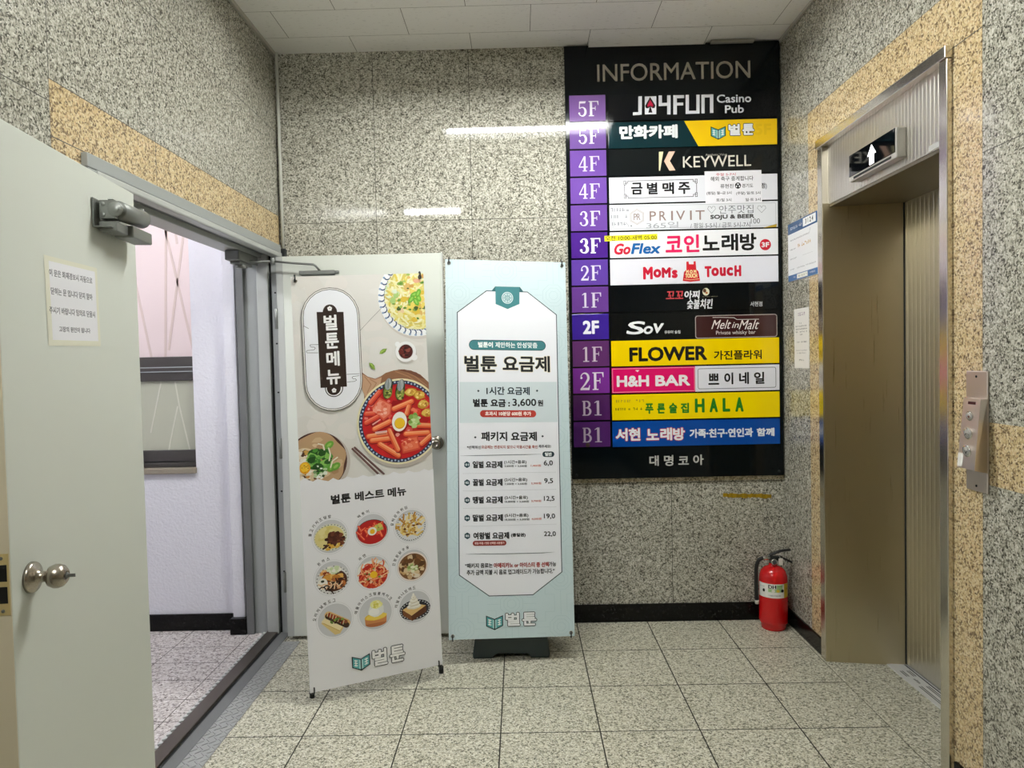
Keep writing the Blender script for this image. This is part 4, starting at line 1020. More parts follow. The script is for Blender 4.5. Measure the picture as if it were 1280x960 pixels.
# ---- menu banner (left)
Q1 = [(-0.9545653, 3.09103272, 0.05699042), (-0.39703131, 3.32905333, 0.0737004), (-0.44039741, 3.33116637, 1.91150897), (-0.9852775, 3.09838043, 1.88024441)]
W1, H1 = .6, 1.83
n1 = (Vector(Q1[1])-Vector(Q1[0])).cross(Vector(Q1[3])-Vector(Q1[0])).normalized()
F1 = quad_fn(*Q1, W1, H1, n1)
b1 = tag(empty('banner_stand', (-.68, 3.25, 0)), 'cream and white food menu banner on an X stand before the open grey door leaf', 'banner', group=None)
sh1 = sheet_mesh('banner_sheet', F1, W1, H1, plain('banner_fabric', 'e4e3e1', .5, spec=.3), b1)
hub1 = (Vector(Q1[0])+Vector(Q1[1])+Vector(Q1[2])+Vector(Q1[3]))/4 - n1*.10
hooks(F1, W1, H1, b1, hub1, dark_metal)
g = B(); g.cyl(hub1 - n1*.03, hub1 + n1*.03, .028, 18); g.build('hub', black_plastic, b1)
for (u, v), f_ in (((.018, .03), Vector((-.968, 3.165, 0))), ((W1-.018, .03), Vector((-.412, 3.400, 0)))):
    p, n = F1(u, v); g = B(); a = p - n*.014 + Vector((0, 0, .03))
    g.tube([a, (a*.35+f_*.65)+Vector((0, 0, .012)), f_+Vector((0, 0, .012))], .008, 10)
    g.cyl(f_+Vector((0, 0, .0)), f_+Vector((0, 0, .034)), .0115, 12); g.build('foot', dark_metal, b1)
bk = hub1 - n1*.33; bk.z = .008
g = B(); g.tube([hub1, bk], .006, 10); g.build('rear_leg', dark_metal, b1)

A = Art(F1); A.clip = [(0, 0), (W1, 0), (W1, H1), (0, H1)]
r = random.Random(11)
wave = [(-0.0008, 0.9392), (0.0179, 0.9498), (0.0345, 0.9396), (0.0542, 0.9307), (0.0747, 0.9405), (0.0974, 0.9307), (0.1203, 0.9243), (0.1412, 0.9360), (0.1612, 0.9240), (0.1848, 0.9259), (0.2029, 0.9345), (0.2261, 0.9245), (0.2500, 0.9240), (0.2743, 0.9319), (0.2979, 0.9218), (0.3221, 0.9225), (0.3438, 0.9296), (0.3646, 0.9186), (0.3923, 0.9201), (0.4144, 0.9297), (0.4387, 0.9194), (0.4635, 0.9177), (0.4828, 0.9277), (0.5105, 0.9158), (0.5358, 0.9165), (0.5585, 0.9262), (0.5803, 0.9162), (0.6017, 0.9211)]
A.rect(W1/2, H1/2, W1, H1, 'ebebef')
wv = [(-.01, wave[0][1])]+wave+[(W1+.01, wave[-1][1])]
A.poly(wv+[(W1+.01, H1+.01), (-.01, H1+.01)], 'dcdad5')
wy = sum(p[1] for p in wave)/len(wave)
k = A.k
for i in range(60):
    A.k = k+i; x, y = r.uniform(0, W1), r.uniform(wy+.06, H1); A.poly(blob(r, x, y, r.uniform(.02, .07), r.uniform(.02, .06), 9), r.choice(('dfddd9', 'd9d6d0', 'e0dcd7')))
A.k = k+61
# -- plate of pasta, upper right
cx, cy = (0.5626, 1.7229); rr = (0.5626, 1.7229, 0.1817, 0.1787)[2]
A.oval(cx+.004, cy-.012, rr*1.01, rr*1.01, 'cfc9c2', n=48); A.oval(cx, cy, rr, rr, 'eef0f2', n=48)
for i in range(40):
    t = 2*math.pi*i/40; q = rr*.915; x, y = cx+q*math.cos(t), cy+q*math.sin(t)
    A.line([(x+.016*math.cos(t+1.2+j*.62), y+.016*math.sin(t+1.2+j*.62)) for j in range(5)], .0055, '34496e'); A.k -= 1
    A.oval(cx+rr*.965*math.cos(t+.08), cy+rr*.965*math.sin(t+.08), .006, .005, '8ba3c0', n=8); A.k -= 1
A.k += 1
A.oval(cx, cy, rr*.83, rr*.83, 'dfe0cf', n=48); A.oval(cx+.004, cy-.004, rr*.80, rr*.80, 'e0dc9a', n=48)
clip0 = A.clip
A.clip = clip_poly([(cx+rr*.84*math.cos(2*math.pi*i/48), cy+rr*.84*math.sin(2*math.pi*i/48)) for i in range(48)], clip0)
strands(A, r, cx-.01, cy-.01, rr*.76, rr*.76, 170, ['e9e2a0', 'ece8bc', 'd9cc6e', 'e2d67c', 'f0ecca', 'cfc06a', 'dcc95c'], .0075, .11)
bits(A, r, cx, cy, rr*.62, rr*.62, 26, ['d8b36a', 'e6c9a0', 'c99a52', 'dfa98c'], .014)
bits(A, r, cx, cy-.05, rr*.55, rr*.5, 22, ['e8d36a', 'd8b944', 'e6dc96'], .018)
bits(A, r, cx-.02, cy, rr*.62, rr*.62, 26, ['7fa047', '9dbb5c', '5f8a34', '44592c'], .009)
for dx, dy, a in ((0, .012, .5), (.02, -.002, 2.0), (-.014, -.008, 4.0), (.008, -.02, 5.2), (.02, .018, 1.1)):
    x0, y0 = (0.5505, 1.7210); A.oval(x0+dx, y0+dy, .021, .011, '6cab3a', a); A.oval(x0+dx, y0+dy, .012, .005, '93c95c', a)
x0, y0 = (0.4374, 1.7524); bits(A, r, x0, y0, .035, .05, 12, ['c9dcae', 'a9c87a', 'dfe8cf'], .012); A.clip = clip0
A.line([(0.2916, 1.5808), (0.3422, 1.6297), (0.3931, 1.6762)], .0018, '8d8a86')
# -- sauce cup, leaves
x, y, w, h = (0.4980, 1.4739, 0.0971, 0.0929)
A.oval(x+.004, y-.008, w*.5, h*.5, 'c9c4bf'); A.oval(*(0.5368, 1.4452, 0.0000, 0.0000)[:2], .015, .014, 'eef0f0'); A.oval(*(0.4605, 1.5099, 0.0000, 0.0000)[:2], .012, .012, 'eef0f0'); A.oval(x, y, w*.5, h*.5, 'f0f0f0'); A.oval(x, y, w*.37, h*.38, 'd7d5d4'); A.oval(x, y, w*.34, h*.35, '431a18')
bits(A, r, x, y, w*.26, h*.26, 16, ['6b2a24', '2a0e0e', '8a4a40', '57201c'], .010)
for c, a in (((0.3924, 1.4823), .55), ((0.3388, 1.4181), -.9)):
    A.poly([(c[0]+ca*math.cos(a)-sa*math.sin(a), c[1]+ca*math.sin(a)+sa*math.cos(a)) for ca, sa in ((-.021, 0), (-.010, .0085), (.004, .0095), (.022, 0), (.006, -.009), (-.010, -.0075))], '7c9c3f')
    A.poly([(c[0]+ca*math.cos(a)-sa*math.sin(a), c[1]+ca*math.sin(a)+sa*math.cos(a)) for ca, sa in ((-.020, 0), (-.006, .006), (.022, 0))], 'a3bf5e')
# -- wooden board
bx_ = [(0.2892, 1.3953), (0.3165, 1.3726), (0.3494, 1.3604), (0.3742, 1.3684), (0.3995, 1.3836), (0.4370, 1.3920), (0.4745, 1.3943), (0.5181, 1.3862), (0.5614, 1.3644), (0.6039, 1.3212), (0.6200, 1.2572), (0.6093, 1.0453), (0.2874, 1.0791), (0.2964, 1.2934), (0.2869, 1.3215)]
A.poly(bx_, '8b6247')
k = A.k
for i in range(26):
    A.k = k; t = r.random(); p = [(0.2944, 1.3512), (0.5873, 1.3725)]; x = p[0][0]+(p[1][0]-p[0][0])*t; y = p[0][1]+(p[1][1]-p[0][1])*t - r.uniform(.0, .16)
    if x < p[0][0]+.05: y = min(y, p[0][1]-.01)
A.k = k+1
A.poly([(0.2901, 1.3880), (0.3164, 1.3690), (0.3492, 1.3568), (0.3802, 1.3655), (0.3688, 1.3211), (0.3219, 1.2944), (0.3001, 1.2828), (0.2966, 1.2964), (0.2869, 1.3215)], 'c09a7c')
for q in ([(0.3015, 1.3750), (0.3299, 1.3363), (0.3099, 1.2984)], [(0.3251, 1.3611), (0.3545, 1.3405), (0.3348, 1.3116)], [(0.4744, 1.3918), (0.5356, 1.3576), (0.5905, 1.3097)], [(0.4430, 1.3879), (0.5042, 1.3599), (0.5591, 1.3184)]): A.line(q, .004, 'a67c5c')
A.poly([(0.4558, 1.3944), (0.4870, 1.3934), (0.5429, 1.3757), (0.5857, 1.3413), (0.5543, 1.3500), (0.5049, 1.3754)], '6d4636')
# -- bowl of red rice cakes
cx, cy = (0.4553, 1.1570); rw, rh = (0.4553, 1.1570, 0.1982, 0.1965)[2:]
A.oval(cx+.006, cy-.012, rw*1.02, rh*1.02, 'b9b0a6', n=56); A.oval(cx, cy, rw, rh, 'e3dcb4', n=56); A.oval(cx, cy, rw*.955, rh*.955, '27324f', n=56)
k = A.k
for i in range(72):
    t = 2*math.pi*i/72; A.k = k; q = .925 if i % 2 else .905; A.oval(cx+rw*q*math.cos(t), cy+rh*q*math.sin(t), .0045, .0045, 'aebfd6', n=8)
A.k = k+1
A.oval(cx, cy, rw*.875, rh*.875, 'a7161c', n=56); A.oval(cx-.004, cy-.004, rw*.85, rh*.85, 'c01f22', n=56)
bits(A, r, cx, cy, rw*.75, rh*.75, 60, ['d23a30', 'a5141a', 'b81c1f', 'd9544a', '971018'], .022)
bits(A, r, cx-.05, cy, rw*.6, rh*.7, 20, ['e79a92', 'e0776c'], .008)
def cake(p0, p1, wd, c1='d9502f', c2='ee8a55', c3='f5b184'):
    (x0, y0), (x1, y1) = p0, p1; d = Vector((x1-x0, y1-y0)); d.normalize(); nx, ny = -d.y, d.x
    A.poly(capsule(x0+.002, y0-.004, x1+.002, y1-.004, wd*1.08), '8c1216'); A.poly(capsule(x0, y0, x1, y1, wd), c1)
    A.poly(capsule(x0+nx*wd*.12, y0+ny*wd*.12, x1+nx*wd*.12, y1+ny*wd*.12, wd*.62), c2); A.poly(capsule(x0+nx*wd*.26, y0+ny*wd*.26, x1+nx*wd*.26, y1+ny*wd*.26, wd*.16), c3)
u_ = (0.4132, 1.1579, 0.0062, 0.0061)[2]
for q in ([(0.3230, 1.2547), (0.3660, 1.2999)], [(0.3007, 1.2063), (0.3346, 1.2056)], [(0.2988, 1.1658), (0.3533, 1.1893)]): cake(*q, u_*3.6, 'cf3a2a', 'df6244', 'ec8f72')
A.poly([(0.3259, 1.2271), (0.3647, 1.2737), (0.4208, 1.2383), (0.4123, 1.1899), (0.3779, 1.1674)], 'd4573d'); A.poly([(0.3319, 1.2266), (0.3655, 1.2651), (0.4145, 1.2364), (0.4076, 1.1965), (0.3796, 1.1770)], 'e6846a'); bits(A, r, *(0.3702, 1.2231), .035, .034, 18, ['f0b4a0', 'dc6a50', 'eb9a84'], .010)
for q in ([(0.4284, 1.2167), (0.5142, 1.2438)], [(0.4883, 1.1909), (0.5006, 1.2239)], [(0.3354, 1.1337), (0.4072, 1.1616)], [(0.3066, 1.1026), (0.3953, 1.1076)], [(0.3208, 1.0829), (0.4003, 1.0844)], [(0.3563, 1.0627), (0.4396, 1.0017)], [(0.4021, 1.1210), (0.4379, 1.0295)], [(0.4786, 1.0973), (0.5847, 1.0928)], [(0.5371, 1.1324), (0.6004, 1.1237)], [(0.5517, 1.0451), (0.5968, 1.0779)]): cake(*q, u_*4.0)
A.line([(0.3376, 1.1165), (0.3927, 1.1182)], .008, 'e3b9b4'); A.line([(0.3432, 1.1068), (0.3892, 1.1082)], .004, 'b05a58'); A.line([(0.3272, 1.1540), (0.3648, 1.1748)], .006, 'e3a9a0')
A.poly([(0.4528, 1.0556), (0.4904, 1.0825), (0.5347, 1.0854), (0.5442, 1.0211), (0.5059, 1.0141), (0.4605, 1.0086)], 'd05038'); A.poly([(0.4602, 1.0536), (0.4932, 1.0748), (0.5292, 1.0773), (0.5369, 1.0281), (0.5032, 1.0224), (0.4653, 1.0173)], 'e2714e'); bits(A, r, *(0.4981, 1.0477), .034, .026, 14, ['f0a080', 'cf4a34', 'e8886a'], .009)
for q in ([(0.5002, 1.2796), (0.5198, 1.2935)], [(0.5341, 1.2632), (0.5696, 1.2739)], [(0.5479, 1.2228), (0.5898, 1.2316)], [(0.5717, 1.1895), (0.5969, 1.1810)]):
    (x0, y0), (x1, y1) = q; A.poly(blob(r, (x0+x1)/2, (y0+y1)/2, .028, .020, 10, .2), 'b98a2c'); A.poly(blob(r, (x0+x1)/2, (y0+y1)/2+.002, .024, .016, 10, .2), 'dcb858'); bits(A, r, (x0+x1)/2, (y0+y1)/2, .017, .012, 8, ['ecd488', 'c79a3c', 'a8702a'], .006)
for q in ((0.4053, 1.3120), (0.4625, 1.3025)):
    x, y = q
    A.oval(x, y, .0215, .048, '2f3a22', -.25); A.oval(x-.001, y-.018, .020, .028, '6f7c34', -.2); bits(A, r, x, y-.022, .017, .024, 22, ['8c9a42', '505c22', 'b4b468', '3c4420'], .006)
    A.oval(x+.003, y+.020, .015, .027, '8f979a', -.25); k = A.k
    for j in range(6): A.k = k; A.line([(x-.006+j*.0035, y+.002), (x-.002+j*.003, y+.022), (x+.004+j*.001, y+.042)], .0015, r.choice(('c3c9c9', 'b4bcbe', '6c7478')))
    A.k = k+1
bits(A, r, *(0.5308, 1.1964), .022, .018, 16, ['d8402c', 'c02a20', 'e87a5c'], .010)
bits(A, r, *(0.5242, 1.1535), .028, .034, 26, ['9fc06a', '7ea84c', 'cfe0a8', 'b5d184'], .011)
ex_, ey_ = (0.4516, 1.1567)
A.oval(ex_+.003, ey_-.006, .0365, .0465, '8f1016', -.12); A.oval(ex_, ey_, .0350, .0450, 'eeeadf', -.12); A.oval(ex_-.001, ey_+.001, .0325, .042, 'f6f3ec', -.12); A.oval(ex_+.001, ey_-.008, .0250, .0255, 'dba21a'); A.oval(ex_+.001, ey_-.006, .0225, .0225, 'f2c52c')
# -- rice bowl at lower left, chopsticks
A.clip = [(0, max(0, wy-.004)), (W1, max(0, wy-.004)), (W1, H1), (0, H1)]
cx, cy = (0.0753, 1.0156); q = (0.0753, 1.0156, 0.1338, 0.1367)[2]
A.oval(cx+.008, cy-.01, q*1.02, q*1.02, 'c2bab2', n=48); A.oval(cx, cy, q*.98, q*.98, '4a2c24', n=48); A.poly([(cx+q*.93*math.cos(t)*(1+.05*math.sin(7*t)), cy+q*.95*math.sin(t)*(1+.04*math.sin(5*t+1))) for t in (2*math.pi*i/48 for i in range(48))], 'b99874')
bits(A, r, cx, cy, q*.8, q*.8, 34, ['c9ac88', 'a98560', 'd5bb98', 'b08c68'], .020)
A.oval(*(0.0205, 1.0071), .065, .075, 'd8c3a0'); bits(A, r, *(0.0321, 1.0117), .06, .07, 40, ['ede6da', 'f2ede4', 'dccfbb', 'e9dcc4'], .012)
bits(A, r, *(0.0227, 1.0540), .05, .02, 10, ['4c2c1c', '7a4c2c', 'c99a50'], .010); bits(A, r, *(0.0235, 0.9480), .05, .02, 14, ['4c2c1c', 'c98a40', 'e8e0d0'], .010)
bits(A, r, *(0.0852, 1.0174), .048, .062, 54, ['4c8a34', '6aa848', '2f6a24', '88bc5c', '3c7a2c', '234e1c'], .018)
bits(A, r, *(0.0876, 0.9698), .03, .03, 22, ['dfe6d8', 'b8cfa0', '7a9a6a', '2c4a24', 'eeeeea'], .008)
for c in ((0.1306, 1.0837), (0.1375, 0.9817), (0.1552, 0.9856)): A.oval(*c, .022, .015, '6aa23c', .6); A.oval(*c, .012, .006, '94c05c', .6)
for q_ in ([(0.0818, 1.0948), (0.1046, 1.0865), (0.1093, 1.0622)], [(0.1659, 1.0262), (0.1418, 1.0110), (0.1317, 0.9824)], [(0.1272, 1.0722), (0.1345, 1.0416), (0.1273, 1.0126)]): A.line(q_, .006, 'e4dfcb')
A.oval(*(0.0228, 0.9939), .023, .026, 'e8a41c'); A.oval(*(0.0212, 0.9965), .017, .020, 'f4c534'); bits(A, r, *(0.0228, 0.9939), .018, .020, 16, ['8a5c1c', 'f7d868'], .0022)
for a, b in ([(0.2295, 1.0581), (0.3512, 0.9190)], [(0.2398, 1.0624), (0.3698, 0.9240)]): A.line([(a[0]+.004, a[1]-.006), (b[0]+.004, b[1]-.006)], .0085, 'b8b0aa'); A.line([a, b], .0085, '4a2a28'); A.line([(a[0], a[1]+.001), (b[0], b[1]+.001)], .002, '8a6a66')
A.clip = clip0
# lower white field with the wavy edge laid over the photographs
A.poly([(-.01, -.01), (W1+.01, -.01)]+wv[::-1], 'ebebef')
A.clip = None
A.build('menu_photographs', p_sheet, sh1)
# -- name plate
ZP = A.z0+A.k*A.DZ+1e-4
A = Art(F1, z0=ZP)
Lm, Rm, Tm = [(0.0367, 1.6083), (0.2917, 1.5951), (0.1562, 1.7780)]; Bm = (0.1556, 1.2316)
bx, bw = (Lm[0]+Rm[0])/2, Rm[0]-Lm[0]; by, bh = (Tm[1]+Bm[1])/2, Tm[1]-Bm[1]
A.pill(bx, by, bw, bh, '2e2a28'); A.pill(bx, by, bw-.005, bh-.005, 'e6e3df'); A.pill(bx, by, bw-.015, bh-.015, '2e2a28'); A.pill(bx, by, bw-.020, bh-.020, 'eceef4')
for q in ([(0.0536, 1.4963), (0.1020, 1.4932)], [(0.0686, 1.5304), (0.1048, 1.5299)], [(0.0537, 1.4980), (0.0518, 1.5031), (0.0567, 1.5061), (0.0854, 1.5076), (0.0911, 1.5140), (0.0870, 1.5192), (0.0735, 1.5201), (0.0689, 1.5259), (0.0702, 1.5303)], [(0.2220, 1.3896), (0.2796, 1.3882)], [(0.2220, 1.3557), (0.2556, 1.3559), (0.2648, 1.3609), (0.2606, 1.3669), (0.2494, 1.3677), (0.2452, 1.3731), (0.2499, 1.3784), (0.2780, 1.3798)], [(0.0456, 1.6145), (0.0665, 1.6012)]): A.line(q, .0018, '3a3634')
P1, P2, P3, P4 = [(0.1038, 1.6724), (0.2212, 1.6677)] + [(0.1052, 1.3384), (0.2206, 1.3352)]
A.poly([P1, P2, P4, P3], 'f2f2f2'); A.oval(*(0.1639, 1.3337), .036, .036, 'f2f2f2'); A.oval(*(0.1639, 1.3337), .040, .040, '2e2a28'); A.oval(*(0.1639, 1.3337), .036, .036, 'f2f2f2')
A.poly([P1, P2, P4, P3], '2d2019'); A.oval(*(0.1615, 1.6693), .0315, .034, '2d2019'); A.oval(*(0.1627, 1.3332), .0305, .031, '2d2019')
for c in ((0.1612, 1.6850), (0.1634, 1.3230)):
    for i in range(5): t = math.pi/2+i*2*math.pi/5; A.oval(c[0]+.0055*math.cos(t), c[1]+.0055*math.sin(t), .0052, .0052, 'f2f2f2', n=12)
    A.oval(*c, .0018, .0018, '2d2019', n=10)
for t, c in (('벌', (0.1616, 1.6232, 0.0593, 0.0685)), ('툰', (0.1644, 1.5432, 0.0604, 0.0696)), ('메', (0.1651, 1.4634, 0.0582, 0.0662)), ('뉴', (0.1636, 1.3826, 0.0615, 0.0661))): A.T(t, *c, 'f2f2f2', .0022)
A.build('name_plate', p_sheet, sh1)
# -- lower half: heading, nine dishes, emblem
A = Art(F1, z0=ZP)
for t, c in (('벌툰', (0.1702, 0.8396, 0.0875, 0.0421)), ('베스트', (0.2983, 0.8391, 0.1327, 0.0427)), ('메뉴', (0.4236, 0.8373, 0.0869, 0.0432))): A.T(t, *c, '1c1a1a', .0018)
names = ['불고기치즈덮밥', '떡볶이', '갈릭감자튀김', '돈까스', '라면', '간장참닭우동', '오리지널핫도그', '애플아이스크림볼케이크', '리얼허니브레드']
cen = [(0.1175, 0.6783), (0.3009, 0.6782), (0.4807, 0.6726), (0.1176, 0.4927), (0.2974, 0.4873), (0.4798, 0.4881), (0.1196, 0.3026), (0.2997, 0.3003), (0.4819, 0.2953)]
RAD = .0685; ZM = 1.13
k0 = A.k
for i, ((x, y), nm) in enumerate(zip(cen, names)):
    A.k = k0; A.zoom = (x, y, ZM); A.oval(x, y, RAD*1.035, RAD*1.035, 'b4b4b8', n=48); A.oval(x, y, RAD*1.025, RAD*1.025, 'ebebef', n=48); A.oval(x, y, RAD*.95, RAD*.95, 'cbccd0', n=48)
    for j, ch in enumerate(nm):
        t = math.radians(168-j*13) if len(nm) > 4 else math.radians(128-j*14)
        A.T(ch, x+RAD*1.15*math.cos(t), y+RAD*1.15*math.sin(t), .0115, .0125, '2a2828', .0004, rot=t-math.pi/2)
    A.clip = [(x+RAD*.945*math.cos(2*math.pi*j/40), y+RAD*.945*math.sin(2*math.pi*j/40)) for j in range(40)]
    R = RAD
    def rim(cx_, cy_, rx, ry, col, dots, n=30):
        A.oval(cx_, cy_, rx, ry, col, n=40); k = A.k
        for j in range(n): A.k = k; t = 2*math.pi*j/n; A.oval(cx_+rx*.93*math.cos(t), cy_+ry*.93*math.sin(t), .0028, .002, dots, n=6)
        A.k = k+1
    if i == 0:
        rim(x, y-.004, R*.93, R*.78, 'dcdcc9', '5a6470'); A.oval(x-.004, y-.004, R*.82, R*.68, 'ded08a', n=36); bits(A, r, x-.012, y+.004, R*.6, R*.5, 20, ['e4d896', 'd8c878'], .012)
        bits(A, r, x+.020, y-.014, R*.52, R*.42, 46, ['4a2418', '6a3826', '371810', '7c4630', '5a2c20'], .010); bits(A, r, x-.014, y-.040, .020, .012, 14, ['4a2418', 'd8a840', '2c1410'], .007); bits(A, r, x+.028, y-.04, .02, .012, 6, ['d8b050'], .006)
    elif i == 1:
        A.oval(x, y-.008, R*.93, R*.75, '3a3034', n=40); A.oval(x, y-.010, R*.90, R*.74, 'e2dcd8', n=40); A.oval(x, y-.007, R*.88, R*.70, 'b01c1c', n=40)
        for j in range(22):
            t = r.uniform(0, 6.28); q = r.uniform(.2, .72)*R; a = r.uniform(0, 3.1); px, py = x+q*math.cos(t), y-.007+q*.75*math.sin(t)
            A.poly(capsule(px, py, px+.022*math.cos(a), py+.022*math.sin(a), .0085), r.choice(('d8402c', 'e86038', 'cf3324'))); A.poly(capsule(px, py+.0015, px+.02*math.cos(a), py+.0015+.02*math.sin(a), .003), 'f08c60')
        bits(A, r, x+.026, y+.008, .014, .012, 10, ['a8b858', 'd8c060'], .007); A.oval(x+.001, y-.004, .018, .0165, 'efece4'); A.oval(x+.002, y-.005, .010, .010, 'e8b420')
    elif i == 2:
        rim(x, y-.004, R*.92, R*.86, 'dcdde0', '1f2a3c', 40)
        for j in range(60):
            t = r.uniform(0, 6.28); q = math.sqrt(r.random())*.74*R; a = r.uniform(0, 3.1); px, py = x+q*math.cos(t), y-.008+q*.85*math.sin(t)
            A.line([(px, py), (px+.028*math.cos(a), py+.028*math.sin(a))], .007, r.choice(('e6cf8c', 'd9b860', 'efdda6', 'c99c48', 'b88438')))
        bits(A, r, x, y-.01, R*.5, R*.5, 8, ['6a3c1c'], .005)
    elif i == 3:
        rim(x, y-.008, R*.94, R*.84, 'd8d8d8', '2a2a30', 26); A.oval(x+.006, y-.012, R*.74, R*.62, '4a2416'); bits(A, r, x-.026, y+.016, .022, .018, 24, ['e09a50', 'd87838', 'efc080', '8a3c1c'], .008)
        bits(A, r, x+.008, y+.004, .034, .018, 20, ['d89a40', 'e8b860', 'c07a2c'], .012); bits(A, r, x+.012, y-.026, .040, .022, 44, ['3a180e', 'b86a34', 'dcae84', '5a2814', '24100a'], .010)
        bits(A, r, x+.004, y+.030, .028, .014, 22, ['e6ead0', 'cfdcb0', 'f0efe4'], .009); A.oval(x-.038, y-.018, .019, .022, 'e9e6de'); A.oval(x-.038, y-.008, .007, .005, '2a3420')
        strands(A, r, x-.006, y-.038, .036, .012, 14, ['2a140c', 'e0c09a'], .005, .03)
    elif i == 4:
        A.oval(x, y+.008, R*.92, R*.58, 'eceae6', n=40); A.oval(x, y-.008, R*.93, R*.82, 'e9e6e2', n=40); A.oval(x, y-.014, R*.84, R*.72, 'b42018', n=40)
        strands(A, r, x, y-.014, R*.64, R*.54, 60, ['e08050', 'd85a30', 'f0a878', 'c83c20', 'eec090'], .005, .05); bits(A, r, x, y-.014, R*.6, R*.5, 18, ['8a1810', '6a8a3c', 'e8c0a0'], .006); A.oval(x+.002, y-.010, .0145, .0140, 'f0c028')
    elif i == 5:
        A.oval(x, y-.004, R*.92, R*.86, 'ecdfd8', n=40); A.oval(x, y-.004, R*.84, R*.78, '7a5432', n=40)
        bits(A, r, x, y-.004, R*.7, R*.64, 90, ['a07a48', '8a5c34', 'c8a470', '5a3a20', 'd8c098', '6c4626'], .011); bits(A, r, x, y-.012, .018, .018, 22, ['b8c888', 'd0d8a8', '88a050', 'e4e4c8'], .008); bits(A, r, x+.008, y-.044, .024, .010, 8, ['e0d4c0', 'c8a880'], .010)
    elif i == 6:
        A.poly([(x-.052, y-.004), (x-.040, y+.014), (x+.032, y-.034), (x+.018, y-.056), (x-.002, y-.058)], 'dcc282'); A.poly([(x-.052, y+.002), (x-.036, y+.018), (x+.030, y-.030), (x+.016, y-.044)], 'eedfb0'); A.poly(capsule(x-.024, y+.024, x+.044, y-.020, .030), 'e0b878'); A.poly(capsule(x-.026, y+.020, x+.044, y-.028, .022), '3a2414')
        A.poly(capsule(x-.024, y+.027, x+.042, y-.014, .014), '8a4a28'); k = A.k
        for j in range(13): A.k = k; t = j/13; px, py = x-.026+.064*t, y+.032-.046*t; A.line([(px-.003, py-.012), (px+.002, py+.004)], .0028, ('e8d8a8', 'a82818')[j % 2])
        A.k = k+1; bits(A, r, x+.006, y-.004, .030, .010, 16, ['5a7a2c', '3a2414', '7a9a3c'], .005); A.line([(x-.044, y-.004), (x+.016, y-.046)], .003, 'c8a860')
    elif i == 7:
        A.oval(x, y-.040, R*.62, R*.22, 'b06a40'); A.poly([(x-.042, y-.040), (x+.042, y-.040), (x+.044, y-.014), (x-.044, y-.014)], 'c88450'); A.oval(x, y-.014, .044, .015, 'e2b840'); A.poly(blob(r, x+.002, y-.014, .042, .013, 14, .12), 'ecd05c')
        A.poly(blob(r, x+.002, y+.012, .032, .026, 14, .1), 'e6e8e4'); A.poly(blob(r, x-.004, y+.006, .022, .016, 12, .15), 'f4f3ee'); A.poly(blob(r, x+.004, y+.034, .024, .018, 12, .12), 'ecea9c'); bits(A, r, x+.004, y+.034, .018, .012, 14, ['e8e078', 'f2f0b8', 'd8d060'], .007)
    else:
        A.oval(x, y-.012, R*.95, R*.60, '23242c', n=36); k = A.k
        for j in range(26): A.k = k; t = 2*math.pi*j/26; A.oval(x+R*.86*math.cos(t), y-.012+R*.52*math.sin(t), .0035, .0025, 'c8c8cc', n=6)
        A.k = k+1
        A.poly([(x-.052, y-.004), (x-.010, y+.010), (x+.046, y-.002), (x+.046, y-.028), (x-.014, y-.056), (x-.050, y-.028)], '5a3018'); A.poly([(x-.052, y-.004), (x-.018, y-.034), (x-.014, y-.056), (x-.050, y-.028)], '7a4a28'); A.poly([(x-.052, y-.004), (x-.006, y+.016), (x+.046, y-.002), (x-.016, y-.034)], 'e2bd7c')
        for dy, w_ in ((.002, .030), (.014, .024), (.026, .017), (.038, .010), (.046, .005)): A.poly(blob(r, x-.004, y+dy, w_, .011, 16, .08), 'e2dccb'); A.poly(blob(r, x-.005, y+dy+.003, w_*.9, .008, 16, .08), 'f4f1e8')
        A.line([(x-.022, y+.002), (x+.016, y+.006)], .002, 'cfc6b2'); A.line([(x-.018, y+.014), (x+.012, y+.019)], .002, 'cfc6b2')
    A.clip = None; A.zoom = None
A.k = k0 + 200
logo(A, (0.2248, 0.0965), .078, (0.3492, 0.0969, 0.1478, 0.0805), .0026, 'f4f3f3')
A.build('menu_list', p_sheet, sh1)

# ---- price banner (middle)
Q2 = [(-0.37907695, 3.46732414, 0.13351526), (0.2428104, 3.51978369, 0.12204552), (0.23852629, 3.62878648, 1.98629564), (-0.36161892, 3.57886845, 2.00942329)]
W2, H2 = .6, 1.87
n2 = (Vector(Q2[1])-Vector(Q2[0])).cross(Vector(Q2[3])-Vector(Q2[0])).normalized()
F2 = quad_fn(*Q2, W2, H2, n2)
b2 = tag(empty('banner_stand', (-.07, 3.6, 0)), 'pale blue price list banner on a dark base left of the black board', 'banner')
sh2 = sheet_mesh('banner_sheet', F2, W2, H2, plain('banner_fabric_blue', 'cfdde0', .5, spec=.3), b2)
hub2 = (Vector(Q2[0])+Vector(Q2[1])+Vector(Q2[2])+Vector(Q2[3]))/4 - n2*.09
hooks(F2, W2, H2, b2, hub2, dark_metal)
g = B(); g.cyl(hub2 - n2*.02, hub2 + n2*.03, .026, 18); g.build('hub', black_plastic, b2)
g = B(); g.tube([hub2, Vector((hub2.x, hub2.y, 1.0)), Vector((-.075, 3.665, .115))], .011, 12); g.build('post', dark_metal, b2)
g = B(); g.prism([(-.268, 0), (-.172, 0), (-.150, .022), (.005, .022), (.028, 0), (.116, 0), (.118, .020), (.106, .112), (.092, .126), (-.242, .126), (-.256, .112), (-.270, .020)], 1, 3.555, 3.775)
bs = g.build('base', teal_plastic, b2); mod = bs.modifiers.new('bevel', 'BEVEL'); mod.width = .006; mod.segments = 2; mod.limit_method = 'ANGLE'
A = Art(F2)
